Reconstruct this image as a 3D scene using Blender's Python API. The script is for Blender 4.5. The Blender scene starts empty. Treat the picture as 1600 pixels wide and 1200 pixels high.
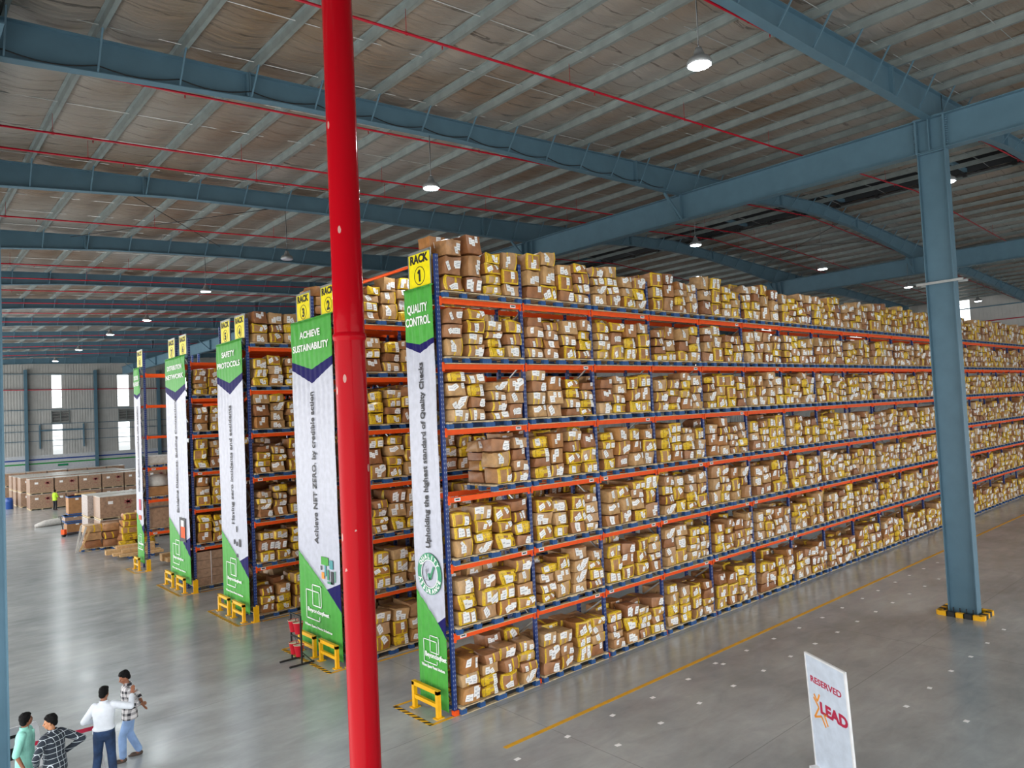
import bpy, bmesh, math, random
import numpy as np
from mathutils import Vector, Matrix, Euler, Quaternion
random.seed(7); RNG = np.random.RandomState(11)
S = bpy.context.scene
COL = S.collection
PI = math.pi

# ---------------------------------------------------------------- camera, sky, exposure
def cam_basis(yaw, pitch, roll):
    f = Vector((math.cos(yaw)*math.cos(pitch), math.sin(yaw)*math.cos(pitch), math.sin(pitch)))
    r0 = Vector((math.sin(yaw), -math.cos(yaw), 0)); u0 = r0.cross(f)
    r = r0*math.cos(roll) + u0*math.sin(roll); u = -r0*math.sin(roll) + u0*math.cos(roll)
    return r, u, f
_r, _u, _f = cam_basis(0.850214532, 0.0391962505, -0.0467455431)
cd = bpy.data.cameras.new('camera'); cd.sensor_width = 36.0; cd.lens = 1131.2/1600*36
cd.clip_start = 0.1; cd.clip_end = 500
cam = bpy.data.objects.new('camera', cd); COL.objects.link(cam)
M = Matrix(((_r.x, _u.x, -_f.x, 0), (_r.y, _u.y, -_f.y, 0), (_r.z, _u.z, -_f.z, 6.5), (0, 0, 0, 1)))
cam.matrix_world = M
S.camera = cam
S.view_settings.view_transform = 'Standard'; S.view_settings.look = 'None'
S.view_settings.gamma = 1.0; S.view_settings.use_curve_mapping = False
S.view_settings.exposure = 0.66

w = bpy.data.worlds.new('sky'); S.world = w; w.use_nodes = True
nt = w.node_tree; nt.nodes.clear()
wo = nt.nodes.new('ShaderNodeOutputWorld'); bg = nt.nodes.new('ShaderNodeBackground')
tc = nt.nodes.new('ShaderNodeTexCoord'); sx = nt.nodes.new('ShaderNodeSeparateXYZ')
rp = nt.nodes.new('ShaderNodeValToRGB')
rp.color_ramp.elements[0].position = 0.42; rp.color_ramp.elements[0].color = (.92, .90, .86, 1)
rp.color_ramp.elements[1].position = 0.52; rp.color_ramp.elements[1].color = (1.0, 1.0, 1.0, 1)
mr = nt.nodes.new('ShaderNodeMapRange'); mr.inputs[1].default_value = -1; mr.inputs[2].default_value = 1
nt.links.new(tc.outputs['Generated'], sx.inputs[0]); nt.links.new(sx.outputs[2], mr.inputs[0])
nt.links.new(mr.outputs[0], rp.inputs[0])
# lower half of the world: brighter to the west, added to light the ceiling
ga = nt.nodes.new('ShaderNodeMapRange'); ga.inputs[1].default_value = -.7; ga.inputs[2].default_value = -.1; ga.inputs[3].default_value = 1.25; ga.inputs[4].default_value = .30
nt.links.new(sx.outputs[0], ga.inputs[0])
gz = nt.nodes.new('ShaderNodeMapRange'); gz.inputs[1].default_value = -.02; gz.inputs[2].default_value = .02; nt.links.new(sx.outputs[2], gz.inputs[0])
gm = nt.nodes.new('ShaderNodeMix'); gm.data_type = 'FLOAT'; nt.links.new(gz.outputs[0], gm.inputs[0]); nt.links.new(ga.outputs[0], gm.inputs[2]); gm.inputs[3].default_value = 1.0
mm = nt.nodes.new('ShaderNodeMath'); mm.operation = 'MULTIPLY'; mm.inputs[1].default_value = 2.45; nt.links.new(gm.outputs[0], mm.inputs[0])
nt.links.new(rp.outputs[0], bg.inputs[0]); nt.links.new(mm.outputs[0], bg.inputs[1])
bg.inputs[1].default_value = 1.75
nt.links.new(bg.outputs[0], wo.inputs[0])

# ---------------------------------------------------------------- materials
def sr(h):
    if isinstance(h, str): h = tuple(int(h[i:i+2], 16) for i in (0, 2, 4))
    return tuple(((c/255)/12.92 if c/255 <= .04045 else ((c/255+.055)/1.055)**2.4) for c in h) + (1,)
def nm(name):
    m = bpy.data.materials.new(name); m.use_nodes = True
    return m, m.node_tree, m.node_tree.nodes['Principled BSDF']
def mat(name, color, rough=.5, metal=0, spec=.5, noise=0, nscale=6, bump=0, bscale=40, emit=0, coat=0):
    m, t, b = nm(name); c = sr(color)
    b.inputs['Base Color'].default_value = c; b.inputs['Roughness'].default_value = rough
    b.inputs['Metallic'].default_value = metal; b.inputs['Specular IOR Level'].default_value = spec
    if coat: b.inputs['Coat Weight'].default_value = coat
    L = t.links.new
    tc = t.nodes.new('ShaderNodeTexCoord')
    n = t.nodes.new('ShaderNodeTexNoise'); n.inputs['Scale'].default_value = nscale; n.inputs['Detail'].default_value = 4
    L(tc.outputs['Object'], n.inputs[0])
    mx = t.nodes.new('ShaderNodeMix'); mx.data_type = 'RGBA'; mx.blend_type = 'MULTIPLY'; mx.inputs[0].default_value = 1
    r = t.nodes.new('ShaderNodeMapRange'); r.inputs[1].default_value = .3; r.inputs[2].default_value = .7
    nn = noise or .12
    r.inputs[3].default_value = 1-nn; r.inputs[4].default_value = 1+nn*.4
    L(n.outputs[0], r.inputs[0]); mx.inputs[6].default_value = c; L(r.outputs[0], mx.inputs[7]); L(mx.outputs[2], b.inputs['Base Color'])
    if bump:
        n2 = t.nodes.new('ShaderNodeTexNoise'); n2.inputs['Scale'].default_value = bscale; L(tc.outputs['Object'], n2.inputs[0])
        bp = t.nodes.new('ShaderNodeBump'); bp.inputs['Strength'].default_value = bump; bp.inputs['Distance'].default_value = .02
        L(n2.outputs[0], bp.inputs['Height']); L(bp.outputs[0], b.inputs['Normal'])
    if emit:
        b.inputs['Emission Color'].default_value = c; b.inputs['Emission Strength'].default_value = emit
    return m
def math_node(t, op, a, b=None, c=None):
    n = t.nodes.new('ShaderNodeMath'); n.operation = op
    for i, v in enumerate((a, b, c)):
        if v is None: continue
        if isinstance(v, (int, float)): n.inputs[i].default_value = v
        else: t.links.new(v, n.inputs[i])
    return n.outputs[0]

MT = {}
MT['steel'] = mat('blue_grey_steel_paint', '597a8c', .48, spec=.35, noise=.10, nscale=2.0)
MT['purlin'] = mat('galvanised_purlin', '8a9595', .42, .3, noise=.18, nscale=3)
MT['galv'] = mat('galvanised_steel', 'b4b8b8', .35, .7)
MT['black'] = mat('black_rubber', '15171a', .6)
MT['dark'] = mat('dark_steel', '2a2e32', .5)
MT['orange'] = mat('orange_beam_paint', 'f4581a', .5, spec=.25, noise=.08)
MT['redpaint'] = mat('red_pipe_paint', 'a80f28', .35, spec=.2)
MT['yellow'] = mat('yellow_guard_paint', 'f5b70a', .4)
MT['yline'] = mat('yellow_floor_paint', 'e8ab1c', .5, noise=.2, nscale=5)
MT['blackp'] = mat('black_floor_paint', '202020', .5)
MT['white'] = mat('white_paint', 'e6e8ea', .45)
MT['whiteline'] = mat('white_floor_mark', 'fbfbfb', .5)
MT['wood'] = mat('pale_pallet_wood', 'd2bd98', .75, noise=.3, nscale=9)
MT['plank'] = mat('fresh_timber', 'd0a873', .7, noise=.25, nscale=9)
MT['bluep'] = mat('blue_pallet_block', '24548f', .6, noise=.3, nscale=12)
MT['tape'] = mat('yellow_packing_tape', 'ecc42c', .35, noise=.3, nscale=26)
MT['paper'] = mat('white_paper_label', 'f6f6f5', .6)
MT['print'] = mat('grey_label_print', 'c2c4c8', .6)
MT['bgreen'] = mat('green_vinyl', '50a445', .42, spec=.15)
MT['navy'] = mat('navy_vinyl', '221f5c', .5, spec=.05)
MT['bwhite'] = mat('white_vinyl', 'b9bcca', .35, spec=.4)
MT['signy'] = mat('yellow_sign_plate', 'f7e60c', .35)
MT['ink'] = mat('black_print', '1d1c22', .5)
MT['inkw'] = mat('white_print', 'f4f5f4', .5)
MT['badge'] = mat('dark_green_print', '12885a', .4)
MT['clad'] = mat('grey_wall_cladding', 'bcbebc', .5, .1, noise=.1, nscale=1.2)
MT['dado'] = mat('pale_grey_plaster', 'c3c8cd', .7)
MT['wrap'] = mat('clouded_stretch_film', 'b7aaa2', .25, noise=.35, nscale=14, bump=.5, bscale=20)
MT['wrapbox'] = mat('film_wrapped_carton', 'a98a72', .3, noise=.3, nscale=8, bump=.3, bscale=12)
MT['topfilm'] = mat('white_top_sheet', 'cfccc4', .35, noise=.2, nscale=7)
MT['redprint'] = mat('faded_red_print', '9b3b48', .6)
MT['skin'] = mat('brown_skin', '8d5a40', .5, noise=.1)
MT['skin2'] = mat('tan_skin', 'b07a55', .5, noise=.1)
MT['hair'] = mat('black_hair', '060506', .7, spec=.2, noise=.4, nscale=60, bump=.6, bscale=120)
MT['eye'] = mat('dark_eye', '120c0a', .2)
MT['jean'] = mat('dark_denim', '1f3a60', .8, noise=.7, nscale=5, bump=.3)
MT['jeanl'] = mat('light_denim', '8aa9d6', .8, noise=.25, nscale=5, bump=.3)
MT['shirtw'] = mat('white_cotton', 'dde3ec', .75, noise=.12, nscale=8, bump=.4, bscale=14)
MT['teal'] = mat('mint_cotton', '8ccfc0', .75, noise=.15, nscale=8, bump=.4, bscale=14)
MT['vest'] = mat('lime_safety_vest', 'b8e02a', .6)
MT['trouser'] = mat('dark_trousers', '23262d', .8)
MT['sandal'] = mat('brown_sandal', '4a3a30', .6)
MT['plastic'] = mat('white_plastic', 'dcdde0', .4)
MT['tapeR'] = mat('red_barrier_tape', 'b3103c', .6)
MT['bucket'] = mat('red_bucket_paint', 'c4182b', .35)
MT['sand'] = mat('pale_sand', 'd8cbb4', .9)
MT['bluedrum'] = mat('blue_drum_plastic', '1f4a94', .4)
MT['sacks'] = mat('white_woven_sack', 'c9c6c0', .5, noise=.2, nscale=8, bump=.5, bscale=10)
MT['standee'] = mat('pale_blue_white_print', 'cdd8e6', .45)
MT['crimson'] = mat('crimson_print', 'b81f45', .5)
MT['ltorange'] = mat('orange_print', 'ef9a35', .5)
MT['lampbody'] = mat('grey_lamp_housing', '9a9fa2', .4, .5)
MT['lens'] = mat('lit_lamp_lens', 'eefaff', .3, emit=28)
MT['conduit'] = mat('grey_conduit', '7b8184', .5)
MT['tealink'] = mat('teal_print', '2b8f93', .4)

def carton_material():
    m, t, b = nm('brown_cardboard'); L = t.links.new
    at = t.nodes.new('ShaderNodeAttribute'); at.attribute_name = 'tint'
    tc = t.nodes.new('ShaderNodeTexCoord')
    n = t.nodes.new('ShaderNodeTexNoise'); n.inputs['Scale'].default_value = 7; n.inputs['Detail'].default_value = 5
    L(tc.outputs['Object'], n.inputs[0])
    r = t.nodes.new('ShaderNodeMapRange'); r.inputs[1].default_value = .3; r.inputs[2].default_value = .7
    r.inputs[3].default_value = .74; r.inputs[4].default_value = 1.12; L(n.outputs[0], r.inputs[0])
    mx = t.nodes.new('ShaderNodeMix'); mx.data_type = 'RGBA'; mx.blend_type = 'MULTIPLY'; mx.inputs[0].default_value = 1
    L(at.outputs['Color'], mx.inputs[6]); L(r.outputs[0], mx.inputs[7]); L(mx.outputs[2], b.inputs['Base Color'])
    n2 = t.nodes.new('ShaderNodeTexNoise'); n2.inputs['Scale'].default_value = 14; n2.inputs['Detail'].default_value = 3; L(tc.outputs['Object'], n2.inputs[0])
    bp = t.nodes.new('ShaderNodeBump'); bp.inputs['Strength'].default_value = .5; bp.inputs['Distance'].default_value = .02
    L(n2.outputs[0], bp.inputs['Height']); L(bp.outputs[0], b.inputs['Normal'])
    b.inputs['Roughness'].default_value = .42
    return m
MT['carton'] = carton_material()

def upright_material():
    m, t, b = nm('perforated_navy_upright'); L = t.links.new
    tc = t.nodes.new('ShaderNodeTexCoord'); s = t.nodes.new('ShaderNodeSeparateXYZ'); L(tc.outputs['Object'], s.inputs[0])
    fz = math_node(t, 'ABSOLUTE', math_node(t, 'SUBTRACT', math_node(t, 'FRACT', math_node(t, 'DIVIDE', s.outputs[2], .1)), .5))
    hz = math_node(t, 'LESS_THAN', fz, .2)
    ax = math_node(t, 'ABSOLUTE', math_node(t, 'SUBTRACT', math_node(t, 'ABSOLUTE', s.outputs[0]), .024))
    hx = math_node(t, 'LESS_THAN', ax, .007)
    h = math_node(t, 'MULTIPLY', hz, hx)
    mx = t.nodes.new('ShaderNodeMix'); mx.data_type = 'RGBA'; L(h, mx.inputs[0])
    mx.inputs[6].default_value = sr('173272'); mx.inputs[7].default_value = sr('9aa4b4')
    L(mx.outputs[2], b.inputs['Base Color']); b.inputs['Roughness'].default_value = .4
    return m
MT['upright'] = upright_material()

def floor_material():
    m, t, b = nm('polished_concrete'); L = t.links.new
    tc = t.nodes.new('ShaderNodeTexCoord'); s = t.nodes.new('ShaderNodeSeparateXYZ'); L(tc.outputs['Object'], s.inputs[0])
    mp = t.nodes.new('ShaderNodeMapping'); mp.inputs['Scale'].default_value = (.55, 1.6, 1); mp.inputs['Rotation'].default_value = (0, 0, .5); L(tc.outputs['Object'], mp.inputs[0])
    n1 = t.nodes.new('ShaderNodeTexNoise'); n1.inputs['Scale'].default_value = .35; n1.inputs['Detail'].default_value = 8; n1.inputs['Roughness'].default_value = .6; L(tc.outputs['Object'], n1.inputs[0])
    n2 = t.nodes.new('ShaderNodeTexNoise'); n2.inputs['Scale'].default_value = 1.6; n2.inputs['Detail'].default_value = 9; n2.inputs['Roughness'].default_value = .65; n2.inputs['Distortion'].default_value = .6; L(mp.outputs[0], n2.inputs[0])
    r1 = t.nodes.new('ShaderNodeValToRGB'); e = r1.color_ramp.elements
    e[0].position = .3; e[0].color = sr('8c9193'); e[1].position = .7; e[1].color = sr('b1b5b4')
    L(n1.outputs[0], r1.inputs[0])
    r2 = t.nodes.new('ShaderNodeMapRange'); r2.inputs[1].default_value = .3; r2.inputs[2].default_value = .7; r2.inputs[3].default_value = .87; r2.inputs[4].default_value = 1.08
    L(n2.outputs[0], r2.inputs[0])
    mx = t.nodes.new('ShaderNodeMix'); mx.data_type = 'RGBA'; mx.blend_type = 'MULTIPLY'; mx.inputs[0].default_value = 1
    L(r1.outputs[0], mx.inputs[6]); L(r2.outputs[0], mx.inputs[7])
    # sawn joints
    def joint(coord, v0, pitch):
        a = math_node(t, 'DIVIDE', math_node(t, 'SUBTRACT', coord, v0), pitch)
        fr = math_node(t, 'ABSOLUTE', math_node(t, 'SUBTRACT', math_node(t, 'FRACT', math_node(t, 'ADD', a, .5)), .5))
        return math_node(t, 'LESS_THAN', math_node(t, 'MULTIPLY', fr, pitch), .009)
    j = math_node(t, 'MAXIMUM', joint(s.outputs[0], 10.3, 9.95), joint(s.outputs[1], 7.55, 5.15))
    mj = t.nodes.new('ShaderNodeMix'); mj.data_type = 'RGBA'; L(math_node(t, 'MULTIPLY', j, .35), mj.inputs[0])
    L(mx.outputs[2], mj.inputs[6]); mj.inputs[7].default_value = sr('3a3b3a')
    L(mj.outputs[2], b.inputs['Base Color'])
    rr = t.nodes.new('ShaderNodeMapRange'); rr.inputs[1].default_value = .3; rr.inputs[2].default_value = .7; rr.inputs[3].default_value = .17; rr.inputs[4].default_value = .27
    L(n2.outputs[0], rr.inputs[0]); L(rr.outputs[0], b.inputs['Roughness'])
    b.inputs['Specular IOR Level'].default_value = .55
    return m
MT['floor'] = floor_material()

def foil_material():
    m, t, b = nm('foil_insulation'); L = t.links.new
    tc = t.nodes.new('ShaderNodeTexCoord')
    n1 = t.nodes.new('ShaderNodeTexNoise'); n1.inputs['Scale'].default_value = .16; n1.inputs['Detail'].default_value = 3; L(tc.outputs['Object'], n1.inputs[0])
    r1 = t.nodes.new('ShaderNodeValToRGB'); e = r1.color_ramp.elements
    e[0].position = .35; e[0].color = sr('aaa7a2'); e[1].position = .65; e[1].color = sr('88735f')
    L(n1.outputs[0], r1.inputs[0])
    mp = t.nodes.new('ShaderNodeMapping'); mp.inputs['Scale'].default_value = (.8, 4.5, 1); L(tc.outputs['Object'], mp.inputs[0])
    n2 = t.nodes.new('ShaderNodeTexNoise'); n2.inputs['Scale'].default_value = 1.2; n2.inputs['Detail'].default_value = 6; n2.inputs['Distortion'].default_value = .5; L(mp.outputs[0], n2.inputs[0])
    s = t.nodes.new('ShaderNodeSeparateXYZ'); L(tc.outputs['Object'], s.inputs[0])
    # laps between the foil rolls, running up the slope
    fr = math_node(t, 'FRACT', math_node(t, 'DIVIDE', math_node(t, 'ADD', s.outputs[1], math_node(t, 'MULTIPLY', n2.outputs[0], .35)), .63))
    lap = math_node(t, 'LESS_THAN', fr, .045)
    mj = t.nodes.new('ShaderNodeMix'); mj.data_type = 'RGBA'; L(math_node(t, 'MULTIPLY', lap, .6), mj.inputs[0]); L(r1.outputs[0], mj.inputs[6]); mj.inputs[7].default_value = sr('443f3b')
    L(mj.outputs[2], b.inputs['Base Color'])
    b.inputs['Metallic'].default_value = .4; b.inputs['Roughness'].default_value = .36
    bp = t.nodes.new('ShaderNodeBump'); bp.inputs['Strength'].default_value = .8; bp.inputs['Distance'].default_value = .08
    L(n2.outputs[0], bp.inputs['Height']); L(bp.outputs[0], b.inputs['Normal'])
    return m
MT['foil'] = foil_material()

def redpipe_material():
    m, t, b = nm('chipped_red_pipe'); L = t.links.new
    tc = t.nodes.new('ShaderNodeTexCoord')
    mp = t.nodes.new('ShaderNodeMapping'); mp.inputs['Scale'].default_value = (1, 1, .45); L(tc.outputs['Object'], mp.inputs[0])
    v = t.nodes.new('ShaderNodeTexVoronoi'); v.inputs['Scale'].default_value = 11; L(mp.outputs[0], v.inputs[0])
    n = t.nodes.new('ShaderNodeTexNoise'); n.inputs['Scale'].default_value = 2.2; L(tc.outputs['Object'], n.inputs[0])
    a = math_node(t, 'MULTIPLY', math_node(t, 'LESS_THAN', v.outputs['Distance'], .11), math_node(t, 'GREATER_THAN', n.outputs[0], .5))
    mx = t.nodes.new('ShaderNodeMix'); mx.data_type = 'RGBA'; L(a, mx.inputs[0]); mx.inputs[6].default_value = sr('920814'); mx.inputs[7].default_value = sr('a07a74')
    L(mx.outputs[2], b.inputs['Base Color']); b.inputs['Roughness'].default_value = .12; b.inputs['Specular IOR Level'].default_value = .06
    n3 = t.nodes.new('ShaderNodeTexNoise'); n3.inputs['Scale'].default_value = 30; L(mp.outputs[0], n3.inputs[0])
    bp = t.nodes.new('ShaderNodeBump'); bp.inputs['Strength'].default_value = .15; bp.inputs['Distance'].default_value = .01
    L(n3.outputs[0], bp.inputs['Height']); L(bp.outputs[0], b.inputs['Normal'])
    return m
MT['redpipe'] = redpipe_material()

def plaid_material(name, base, line, pitch, width, third=None):
    m, t, b = nm(name); L = t.links.new
    tc = t.nodes.new('ShaderNodeTexCoord'); s = t.nodes.new('ShaderNodeSeparateXYZ'); L(tc.outputs['Object'], s.inputs[0])
    h = math_node(t, 'ADD', s.outputs[0], math_node(t, 'MULTIPLY', s.outputs[1], .8))
    def st(c, o): return math_node(t, 'LESS_THAN', math_node(t, 'FRACT', math_node(t, 'DIVIDE', math_node(t, 'ADD', c, 10+o), pitch)), width)
    a = st(h, 0); c = st(s.outputs[2], 0)
    f = math_node(t, 'MULTIPLY', math_node(t, 'ADD', a, c), .5) if third else math_node(t, 'MAXIMUM', a, c)
    mx = t.nodes.new('ShaderNodeMix'); mx.data_type = 'RGBA'; L(f, mx.inputs[0]); mx.inputs[6].default_value = sr(base); mx.inputs[7].default_value = sr(line)
    L(mx.outputs[2], b.inputs['Base Color']); b.inputs['Roughness'].default_value = .8
    return m
MT['plaid1'] = plaid_material('black_and_white_check', 'd5d2d3', '24242c', .11, .45, True)
MT['plaid2'] = plaid_material('navy_windowpane_check', '1f2834', 'c9d3da', .085, .075)

def hazard_material():
    m, t, b = nm('yellow_black_hazard'); L = t.links.new
    tc = t.nodes.new('ShaderNodeTexCoord'); s = t.nodes.new('ShaderNodeSeparateXYZ'); L(tc.outputs['Object'], s.inputs[0])
    k = math_node(t, 'ADD', s.outputs[1], s.outputs[0])
    f = math_node(t, 'LESS_THAN', math_node(t, 'FRACT', math_node(t, 'DIVIDE', k, .2)), .5)
    mx = t.nodes.new('ShaderNodeMix'); mx.data_type = 'RGBA'; L(f, mx.inputs[0]); mx.inputs[6].default_value = sr('e9b21a'); mx.inputs[7].default_value = sr('1f1f1d')
    L(mx.outputs[2], b.inputs['Base Color']); b.inputs['Roughness'].default_value = .5
    return m
MT['hazard'] = hazard_material()

def pane_material():
    m = bpy.data.materials.new('clear_window_sheet'); m.use_nodes = True; t = m.node_tree; t.nodes.clear()
    o = t.nodes.new('ShaderNodeOutputMaterial'); a = t.nodes.new('ShaderNodeBsdfTransparent'); g = t.nodes.new('ShaderNodeBsdfGlossy'); x = t.nodes.new('ShaderNodeMixShader')
    a.inputs[0].default_value = (.92, .95, .96, 1); g.inputs['Roughness'].default_value = .1; x.inputs[0].default_value = .06
    t.links.new(a.outputs[0], x.inputs[1]); t.links.new(g.outputs[0], x.inputs[2]); t.links.new(x.outputs[0], o.inputs[0])
    return m
MT['pane'] = pane_material()

# ---------------------------------------------------------------- mesh helpers
class MB:
    """collects faces of several simple solids into one mesh"""
    def __init__(s): s.v = []; s.f = []; s.m = []; s.sm = []
    def add(s, V, F, mi=0, smooth=False):
        o = len(s.v); s.v.extend([tuple(p) for p in V])
        for f in F: s.f.append(tuple(i+o for i in f)); s.m.append(mi); s.sm.append(smooth)
        return s
    def box(s, c, d, mi=0, rot=None, bev=0):
        x, y, z = (k/2 for k in d); V = [Vector((a*x, b*y, e*z)) for e in (-1, 1) for a, b in ((-1, -1), (1, -1), (1, 1), (-1, 1))]
        if rot is not None:
            R = rot if isinstance(rot, Matrix) else Euler(rot).to_matrix(); V = [R @ p for p in V]
        c = Vector(c); V = [p+c for p in V]
        return s.add(V, [(3, 2, 1, 0), (4, 5, 6, 7), (0, 1, 5, 4), (1, 2, 6, 5), (2, 3, 7, 6), (3, 0, 4, 7)], mi)
    def tube(s, pts, r, n=10, mi=0, caps=True):
        pts = [Vector(p) for p in pts]; rs = r if isinstance(r, (list, tuple)) else [r]*len(pts)
        V = []; F = []
        up = Vector((0, 0, 1)) if abs((pts[1]-pts[0]).normalized().z) < .95 else Vector((1, 0, 0))
        for i, p in enumerate(pts):
            d = (pts[min(i+1, len(pts)-1)]-pts[max(i-1, 0)]).normalized()
            a = d.cross(up).normalized(); b = a.cross(d)
            for k in range(n):
                t = 2*PI*k/n; V.append(p+(a*math.cos(t)+b*math.sin(t))*rs[i])
        for i in range(len(pts)-1):
            for k in range(n):
                k2 = (k+1) % n; F.append((i*n+k, i*n+k2, (i+1)*n+k2, (i+1)*n+k))
        s.add(V, F, mi, True)
        if caps:
            o = len(s.v)-len(V); s.f.append(tuple(o+k for k in reversed(range(n)))); s.m.append(mi); s.sm.append(False)
            o2 = o+(len(pts)-1)*n; s.f.append(tuple(o2+k for k in range(n))); s.m.append(mi); s.sm.append(False)
        return s
    def beam(s, a, b, wd, ht, mi=0, up=(0, 0, 1)):
        a = Vector(a); b = Vector(b); d = (b-a); L = d.length; d.normalize(); up = Vector(up)
        if abs(d.dot(up)) > .98: up = Vector((1, 0, 0))
        x = d.cross(up).normalized(); z = x.cross(d)
        R = Matrix((x, d, z)).transposed()
        return s.box((a+b)/2, (wd, L, ht), mi, R)
    def prism(s, poly, ax, t0, t1, mi=0):
        """poly = 2D points, ax = axis of extrusion"""
        def P(p, t): return {'x': (t, p[0], p[1]), 'y': (p[0], t, p[1]), 'z': (p[0], p[1], t)}[ax]
        n = len(poly); V = [P(p, t0) for p in poly]+[P(p, t1) for p in poly]
        F = [tuple(range(n))[::-1], tuple(range(n, 2*n))]+[(i, (i+1) % n, n+(i+1) % n, n+i) for i in range(n)]
        return s.add(V, F, mi)
    def lathe(s, prof, n=20, c=(0, 0, 0), mi=0):
        V = []; F = []
        for r, z in prof:
            for k in range(n): t = 2*PI*k/n; V.append((c[0]+r*math.cos(t), c[1]+r*math.sin(t), c[2]+z))
        for i in range(len(prof)-1):
            for k in range(n): k2 = (k+1) % n; F.append((i*n+k, i*n+k2, (i+1)*n+k2, (i+1)*n+k))
        return s.add(V, F, mi, True)
    def mesh(s, name, mats):
        me = bpy.data.meshes.new(name); me.from_pydata(s.v, [], s.f)
        for m in (mats if isinstance(mats, (list, tuple)) else [mats]): me.materials.append(MT[m] if isinstance(m, str) else m)
        me.polygons.foreach_set('material_index', s.m); me.polygons.foreach_set('use_smooth', s.sm); me.update()
        return me
    def build(s, name, mats, parent=None, loc=None, rotz=0, **k):
        return link(name, s.mesh(name, mats), parent, loc, rotz, **k)
def link(name, me, parent=None, loc=None, rotz=0, **k):
    o = bpy.data.objects.new(name, me); COL.objects.link(o)
    if parent: o.parent = parent
    if loc: o.location = loc
    if rotz: o.rotation_euler = (0, 0, rotz)
    return tag(o, **k)
def tag(o, label=None, cat=None, group=None, kind=None):
    if label: o['label'] = label
    if cat: o['category'] = cat
    if group: o['group'] = group
    if kind: o['kind'] = kind
    return o
def empty(name, label, cat, loc=(0, 0, 0), rotz=0, group=None, kind=None):
    o = bpy.data.objects.new(name, None); COL.objects.link(o); o.location = loc; o.rotation_euler = (0, 0, rotz); o.empty_display_size = .2
    return tag(o, label, cat, group, kind)
def structure(name, mb, mats, parent=None):
    o = mb.build(name, mats, parent)
    if not parent: o['kind'] = 'structure'
    return o
ORD = ['zeroth', 'first', 'second', 'third', 'fourth', 'fifth', 'sixth', 'seventh', 'eighth', 'ninth', 'tenth', 'eleventh', 'twelfth', 'thirteenth', 'fourteenth', 'fifteenth', 'sixteenth', 'seventeenth', 'eighteenth', 'nineteenth', 'twentieth',
       'twenty-first', 'twenty-second', 'twenty-third', 'twenty-fourth', 'twenty-fifth', 'twenty-sixth']

FONT = {}
def text_mesh(s, size=1.0, bold=0.0, extrude=.002, width=None, align='CENTER'):
    cu = bpy.data.curves.new('lettering', 'FONT'); cu.body = s; cu.size = size; cu.offset = bold; cu.extrude = extrude
    cu.align_x = 'LEFT'; cu.resolution_u = 3
    ob = bpy.data.objects.new('tmp', cu); COL.objects.link(ob)
    dg = bpy.context.evaluated_depsgraph_get(); dg.update()
    me = bpy.data.meshes.new_from_object(ob.evaluated_get(dg))
    bpy.data.objects.remove(ob); bpy.data.curves.remove(cu)
    n = len(me.vertices); co = np.empty(n*3); me.vertices.foreach_get('co', co); co = co.reshape(-1, 3)
    if n:
        x0, x1 = co[:, 0].min(), co[:, 0].max()
        co[:, 0] -= (x0 if align == 'LEFT' else (x0+x1)/2)
        if width: co[:, 0] *= width/(x1-x0)
        me.vertices.foreach_set('co', co.ravel()); me.update()
    me.name = 'lettering'
    return me
def place_text(me, m, origin, right, up, parent=None, name='lettering', label=None):
    me.materials.clear(); me.materials.append(MT[m])
    o = bpy.data.objects.new(name, me); COL.objects.link(o)
    r = Vector(right).normalized(); u = Vector(up).normalized(); n = r.cross(u); u = n.cross(r)
    Mx = Matrix(((r.x, u.x, n.x, origin[0]), (r.y, u.y, n.y, origin[1]), (r.z, u.z, n.z, origin[2]), (0, 0, 0, 1)))
    if parent:
        bpy.context.view_layer.update()
        o.parent = parent; o.matrix_parent_inverse = Matrix.Identity(4)
        o.matrix_local = parent_world(parent).inverted() @ Mx
    else: o.matrix_world = Mx
    if label: o['label'] = label
    return o
def parent_world(p):
    m = Matrix.LocRotScale(p.location, p.rotation_euler, p.scale)
    return (parent_world(p.parent) @ m) if p.parent else m

# ---------------------------------------------------------------- building shell
def zr(x):   # underside of the purlins = top of rafters
    return 14.43+.0495*(35.5-abs(x-35.5)) if x > -3 else 14.43-.0495*3
PUR = [0.25+1.6025*k for k in range(-2, 46)]
Y0B, Y1B = -14.0, 105.0
XR = 71.0
structure('floor', MB().box((34.5, 45.5, -.15), (75, 121, .3)), 'floor')

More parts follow.
